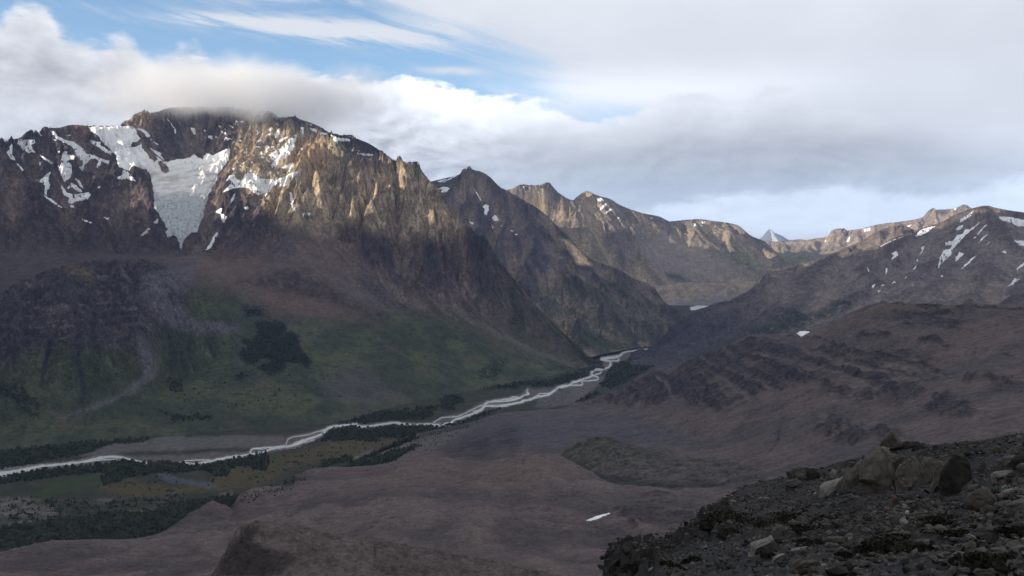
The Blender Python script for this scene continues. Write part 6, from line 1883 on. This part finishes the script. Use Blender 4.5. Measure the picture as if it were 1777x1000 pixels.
# ---- loose rocks: a few shapes, many places
def loose_rock(seed, sub):
    bm = bmesh_ico(sub)
    rr = np.random.RandomState(seed)
    V = np.array([v.co[:] for v in bm.verts])
    for _ in range(9):
        n = rr.normal(size=3)
        n /= np.linalg.norm(n)
        d = rr.uniform(0.45, 0.8)
        e = V @ n - d
        V = V - np.clip(e, 0, None)[:, None] * n[None]
    V *= np.array([1.0, rr.uniform(0.6, 0.95), rr.uniform(0.42, 0.8)])
    V += rr.normal(size=V.shape) * 0.018
    for v, c_ in zip(bm.verts, V):
        v.co = c_
    me = bpy.data.meshes.new('loose_rock')
    bm.to_mesh(me)
    bm.free()
    return me


def bmesh_ico(sub):
    bm = bmesh.new()
    bmesh.ops.create_icosphere(bm, subdivisions=sub, radius=1.0)
    return bm


SHAPES = []
for k in range(12):
    row = []
    for mt in (M_ROCK, M_ROCKB, M_DARK, M_PALE):
        me = loose_rock(300 + k, 2)
        me.materials.append(mt)
        row.append(me)
    SHAPES.append(row)
rs = np.random.RandomState(21)
REG = [[(1300, 850), (1440, 815), (1500, 840), (1460, 880), (1330, 890)], [(1640, 775), (1790, 760), (1790, 870), (1680, 860), (1650, 820)], [(1600, 770), (1760, 760), (1790, 800), (1640, 800)], [(1660, 850), (1790, 860), (1790, 960), (1700, 930)],
       [(1120, 970), (1300, 900), (1500, 880), (1700, 880), (1790, 960), (1790, 1005), (1060, 1005)], [(1210, 900), (1300, 850), (1330, 900), (1240, 940)]]
NUM = [48, 50, 46, 30, 44, 20]
spots = []
for q, n in zip(REG, NUM):
    u, v = pts_in(q, 1.0, rs, 0, edge=0.0)
    k = rs.choice(len(u), n, replace=False)
    spots += list(zip(u[k], v[k]))
LBM = ('grey angular rock', 'brown angular rock', 'blackish rock', 'pale angular rock')


def rock_place(u, v):
    if v < 800 and u > 1590: return 'in the rubble along the right skyline of the near slope'
    if u > 1640 and v < 880: return 'among the stones right of the upright slabs'
    if u > 1640: return 'in the lower right part of the near scree'
    if v < 885 and u > 1420: return 'around the foot of the upright slabs'
    if u < 1420 and v < 895: return 'on the rubbly brow left of the upright slabs'
    if u < 1420: return 'in the open scree at the lower left of the near slope'
    return 'in the open scree below the upright slabs'


for (u, v) in spots:
    p, r = foot(u, v)
    px = min(1.9 + rs.exponential(1.7), 6.5)
    s = px * r / FPX
    mi = rs.choice(4, p=(0.42, 0.30, 0.23, 0.05))
    ob = bpy.data.objects.new('loose_rock', SHAPES[rs.randint(12)][mi])
    sc.collection.objects.link(ob)
    ob.location = (p[0], p[1], p[2] + 0.12 * s)
    ob.rotation_euler = (rs.uniform(-0.35, 0.35), rs.uniform(-0.35, 0.35), rs.uniform(0, 6.28))
    ob.scale = (s, s, s)
    ob['label'] = LBM[mi] + ' lying ' + rock_place(u, v)
    ob['category'] = 'rock'
    ob['group'] = 'loose rocks in the near scree'


# ---- scree chips, past counting
def chips(name, P, size, mat, seed, label, flat=0.55):
    rr = np.random.RandomState(seed)
    n = len(P)
    V = ICO_V[None] * (1 + rr.uniform(-0.4, 0.25, (n, 12, 1)))
    s = size * (0.45 + rr.exponential(0.55, (n, 1, 1)).clip(0, 2.4))
    V = V * s * np.stack([rr.uniform(0.7, 1.2, n), rr.uniform(0.5, 0.9, n), rr.uniform(0.25, 0.7, n) * flat / 0.55], -1)[:, None, :]
    a = rr.uniform(0, 6.28, n)
    t = rr.uniform(-0.6, 0.6, n)
    ct, st_ = np.cos(t)[:, None], np.sin(t)[:, None]
    X0, Z0 = V[..., 0] * ct - V[..., 2] * st_, V[..., 0] * st_ + V[..., 2] * ct
    ca, sa = np.cos(a)[:, None], np.sin(a)[:, None]
    V = np.stack([X0 * ca - V[..., 1] * sa, X0 * sa + V[..., 1] * ca, Z0], -1) + P[:, None, :]
    F = ICO_F[None] + (np.arange(n) * 12)[:, None, None]
    link(name, mesh_np(name, V.reshape(-1, 3), F.reshape(-1, 3), None, False), mat, kind='stuff', label=label)


vis = np.where(O.vis.ravel() & (O.u.ravel() > 1030) & (O.u.ravel() < 1800) & (O.v.ravel() < 1015))[0]
for mt, n, sz, sd, lb in ((M_ROCK, 4200, 0.060, 31, 'grey scree chips on the near slope'), (M_DARK, 3000, 0.075, 32, 'dark scree chips on the near slope'), (M_PALE, 260, 0.05, 33, 'pale scree chips on the near slope'), (M_ROCKB, 1800, 0.065, 34, 'brown scree chips on the near slope')):
    rr = np.random.RandomState(sd)
    k = rr.choice(vis, n, replace=False)
    P = np.stack([O.x.ravel()[k], O.y.ravel()[k], O.z.ravel()[k]], -1)
    P[:, :2] += rr.uniform(-0.15, 0.15, (n, 2))
    chips('scree', P, sz, mt, sd, lb)


# ---- heath cushions: low domes of small leaf sprays
def heath(u, v, w, h, label, seed, mat=None, n=420, name='heath_plant', leaf=0.05, cat='bush'):
    rr = np.random.RandomState(seed)
    p, r = foot(u, v)
    k = r / FPX
    W, H = w * k * 0.66, h * k * 0.5
    th_ = rr.uniform(0, 2 * math.pi, n)
    rad = np.sqrt(rr.uniform(0, 1, n))
    lump = 1 + 0.35 * np.sin(3 * th_ + seed) + 0.2 * np.sin(7 * th_ + 2 * seed)
    x = rad * np.cos(th_) * W * lump
    y = rad * np.sin(th_) * W * 0.8 * lump
    zt = H * np.sqrt(np.clip(1 - rad ** 2, 0, 1)) * (0.75 + 0.35 * fbm(x, y, W * 0.7, 3, 0.6, seed))
    z = zt * rr.uniform(0.45, 1.05, n)
    ss = leaf * rr.uniform(0.6, 1.7, n)
    d = rr.normal(size=(n, 3))
    d[:, 2] = np.abs(d[:, 2]) + 0.4
    d /= np.linalg.norm(d, axis=1)[:, None]
    e = np.cross(d, rr.normal(size=(n, 3)))
    e /= np.linalg.norm(e, axis=1)[:, None]
    c_ = np.stack([x, y, z], -1)
    A_, B_, C_, D_ = c_ - e * ss[:, None] * 0.5, c_ + d * ss[:, None] * 1.4 * 0.5 + e * ss[:, None] * 0.1, c_ + e * ss[:, None] * 0.5, c_ - d * ss[:, None] * 0.7
    V = np.stack([A_, B_, C_, D_], 1).reshape(-1, 3)
    F = np.arange(n * 4).reshape(n, 4)
    me = mesh_np('heath_plant', V, F, None, False)
    me.materials.append(mat or M_HEATH)
    ob = link(name, me, None, label=label, category=cat)
    ob.location = p
    # woody core so that the bush is not see-through
    cv = ICO_V * np.array([W * 0.85, W * 0.7, H * 0.72]) * (1 + rr.uniform(-0.2, 0.2, (12, 1)))
    core = link('stem', mesh_np('stem', cv, ICO_F, None, False), M_HEATH, ob)
    return ob


HB = [(1520, 955, 46, 22, 'dark heath cushion at the bottom middle, left of three'), (1560, 945, 60, 30, 'broad dark heath cushion at the bottom middle, middle of three'), (1602, 958, 44, 24, 'dark heath cushion at the bottom middle, right of three'),
      (1730, 985, 70, 44, 'largest dark heath bush at the lower right corner'), (1706, 962, 34, 22, 'small heath cushion on the upper left of the largest bush'), (1470, 968, 26, 20, 'small round bush left of the upright grey stone'),
      (1258, 898, 44, 24, 'dark heath bush on the left brow of the slope'), (1232, 912, 36, 26, 'dark heath bush on the crag edge, lower one'), (1290, 905, 54, 22, 'wide dark heath bush right of the crag'), (1330, 912, 50, 22, 'dark heath bush in the middle of the heath slope'),
      (1372, 900, 44, 18, 'low heath cushion under the long pale block'), (1400, 920, 40, 16, 'low heath cushion in the open scree'), (1270, 930, 40, 22, 'dark bush left of the whitish block'), (1440, 905, 40, 14, 'thin heath patch below the slab row'),
      (1640, 905, 46, 14, 'thin dark heath patch right of the whitish stone'), (1668, 930, 44, 14, 'thin dark heath patch above the largest bush'), (1580, 776, 44, 22, 'dark bush at the skyline beside the perched brown block'), (1600, 782, 30, 12, 'small dark bush at the skyline, right of the other'),
      (1160, 985, 36, 18, 'dark bush beside the crag at the lower left foot'), (1205, 975, 28, 16, 'dark tuft on the open scree at the lower left'), (1106, 988, 50, 18, 'dark bush on the crag at the left foot of the slope'), (1765, 925, 34, 16, 'dark heath by the right edge'), (1410, 945, 36, 12, 'dark heath right of the pale shards')]
for i, (u, v, w, h, lb) in enumerate(HB):
    heath(u, v, w, h, lb, 500 + i)
heath(1740, 783, 24, 6, 'yellow green cushion plant on the scree near the right skyline', 560, M_LICHEN, 90, 'heath_plant', 0.05, 'bush')  # this and the next are cushion plants, not bushes
heath(1480, 917, 14, 5, 'small yellow green cushion plant in the heath below the slab row', 561, M_LICHEN, 60, 'heath_plant', 0.04, 'bush')

# grass tuft: blades fanning out
p, r = foot(1725, 860)
k = r / FPX
rr = np.random.RandomState(77)
vs_, fs = [], []
for i in range(90):
    a = rr.uniform(0, 6.28)
    L = rr.uniform(14, 26) * k
    out = rr.uniform(0.15, 0.75)
    b0 = np.array([math.cos(a), math.sin(a), 0]) * rr.uniform(0, 4) * k
    side = np.array([-math.sin(a), math.cos(a), 0]) * 0.5 * k
    d1 = np.array([math.cos(a) * out, math.sin(a) * out, 1.0]) * L * 0.5
    d2 = np.array([math.cos(a) * out * 2.2, math.sin(a) * out * 2.2, 1.35]) * L * 0.5
    o = len(vs_)
    vs_ += [tuple(b0 - side), tuple(b0 + side), tuple(b0 + d1 + side * 0.8), tuple(b0 + d1 - side * 0.8), tuple(b0 + d2)]
    fs += [(o, o + 1, o + 2, o + 3), (o + 3, o + 2, o + 4)]
me = bpy.data.meshes.new('grass_tuft')
me.from_pydata(vs_, [], fs)
ob = link('grass_tuft', me, M_TUFT, label='pale blue green grass tuft between stones on the right', category='grass tuft')
ob.location = p - np.array([0, 0, 0.03])


# =================================================================== cloud wrapped round the summit
def summit_cloud(name, u, v, r, su, sv, sy, dens, seed, label):
    p = P3(u, v, r)
    k = r / FPX
    V = ICO_V * 1.15
    bm = bmesh_ico(3)
    me = bpy.data.meshes.new(name)
    for w in bm.verts:
        w.co = w.co * 1.1
    bm.to_mesh(me)
    bm.free()
    m = bpy.data.materials.new('cloud_vapour')
    m.use_nodes = True
    nt = m.node_tree
    nt.nodes.clear()
    S.nt = nt
    o_ = nt.nodes.new('ShaderNodeOutputMaterial')
    pv = nt.nodes.new('ShaderNodeVolumePrincipled')
    pv.inputs['Color'].default_value = (0.99, 0.995, 1.0, 1)
    pv.inputs['Anisotropy'].default_value = 0.35
    t = nt.nodes.new('ShaderNodeTexCoord')
    ln = nt.nodes.new('ShaderNodeVectorMath')
    ln.operation = 'LENGTH'
    nt.links.new(t.outputs['Object'], ln.inputs[0])
    geo = nt.nodes.new('ShaderNodeNewGeometry')
    n = nz(geo.outputs['Position'], 1.0 / 520.0, 7, 0.62, 0.3)
    d = 1.0 - S(ln.outputs['Value']) + (n - 0.5) * 1.7
    dd = sstep(d, 0.10, 0.75) * dens
    nt.links.new(dd.s, pv.inputs['Density'])
    nt.links.new(pv.outputs[0], o_.inputs['Volume'])
    m.cycles.volume_step_rate = 0.6 if hasattr(m.cycles, 'volume_step_rate') else 1.0
    ob = link(name, me, m, kind='stuff', label=label)
    ob.location = p
    ob.rotation_euler = (0, 0, -math.atan2(p[0], p[1]))
    ob.scale = (su * k, sy, sv * k)
    return ob


summit_cloud('cloud', 410, 163, 6600, 300, 60, 1000, 0.0042, 1, 'grey cloud wrapped round the summit of the glacier mountain')


# ------------------------------------------------------------------ air between the camera and the far peaks
HZ0, HZ1, HR = -762.0, 2620.0, 40000.0
co = [(x, y, z) for z in (HZ0, HZ1) for (x, y) in ((-HR, -11000), (HR, -11000), (HR, HR), (-HR, HR))]
fa = [(0, 3, 2, 1), (4, 5, 6, 7), (0, 1, 5, 4), (1, 2, 6, 5), (2, 3, 7, 6), (3, 0, 4, 7)]
me = bpy.data.meshes.new('haze')
me.from_pydata(co, [], fa)
m = bpy.data.materials.new('haze_air')
m.use_nodes = True
nt = m.node_tree
nt.nodes.clear()
o_ = nt.nodes.new('ShaderNodeOutputMaterial')
pv = nt.nodes.new('ShaderNodeVolumePrincipled')
pv.inputs['Color'].default_value = (0.38, 0.57, 1.0, 1)
pv.inputs['Density'].default_value = 1.5e-5
pv.inputs['Anisotropy'].default_value = 0.0
nt.links.new(pv.outputs[0], o_.inputs['Volume'])
link('haze', me, m, kind='stuff')
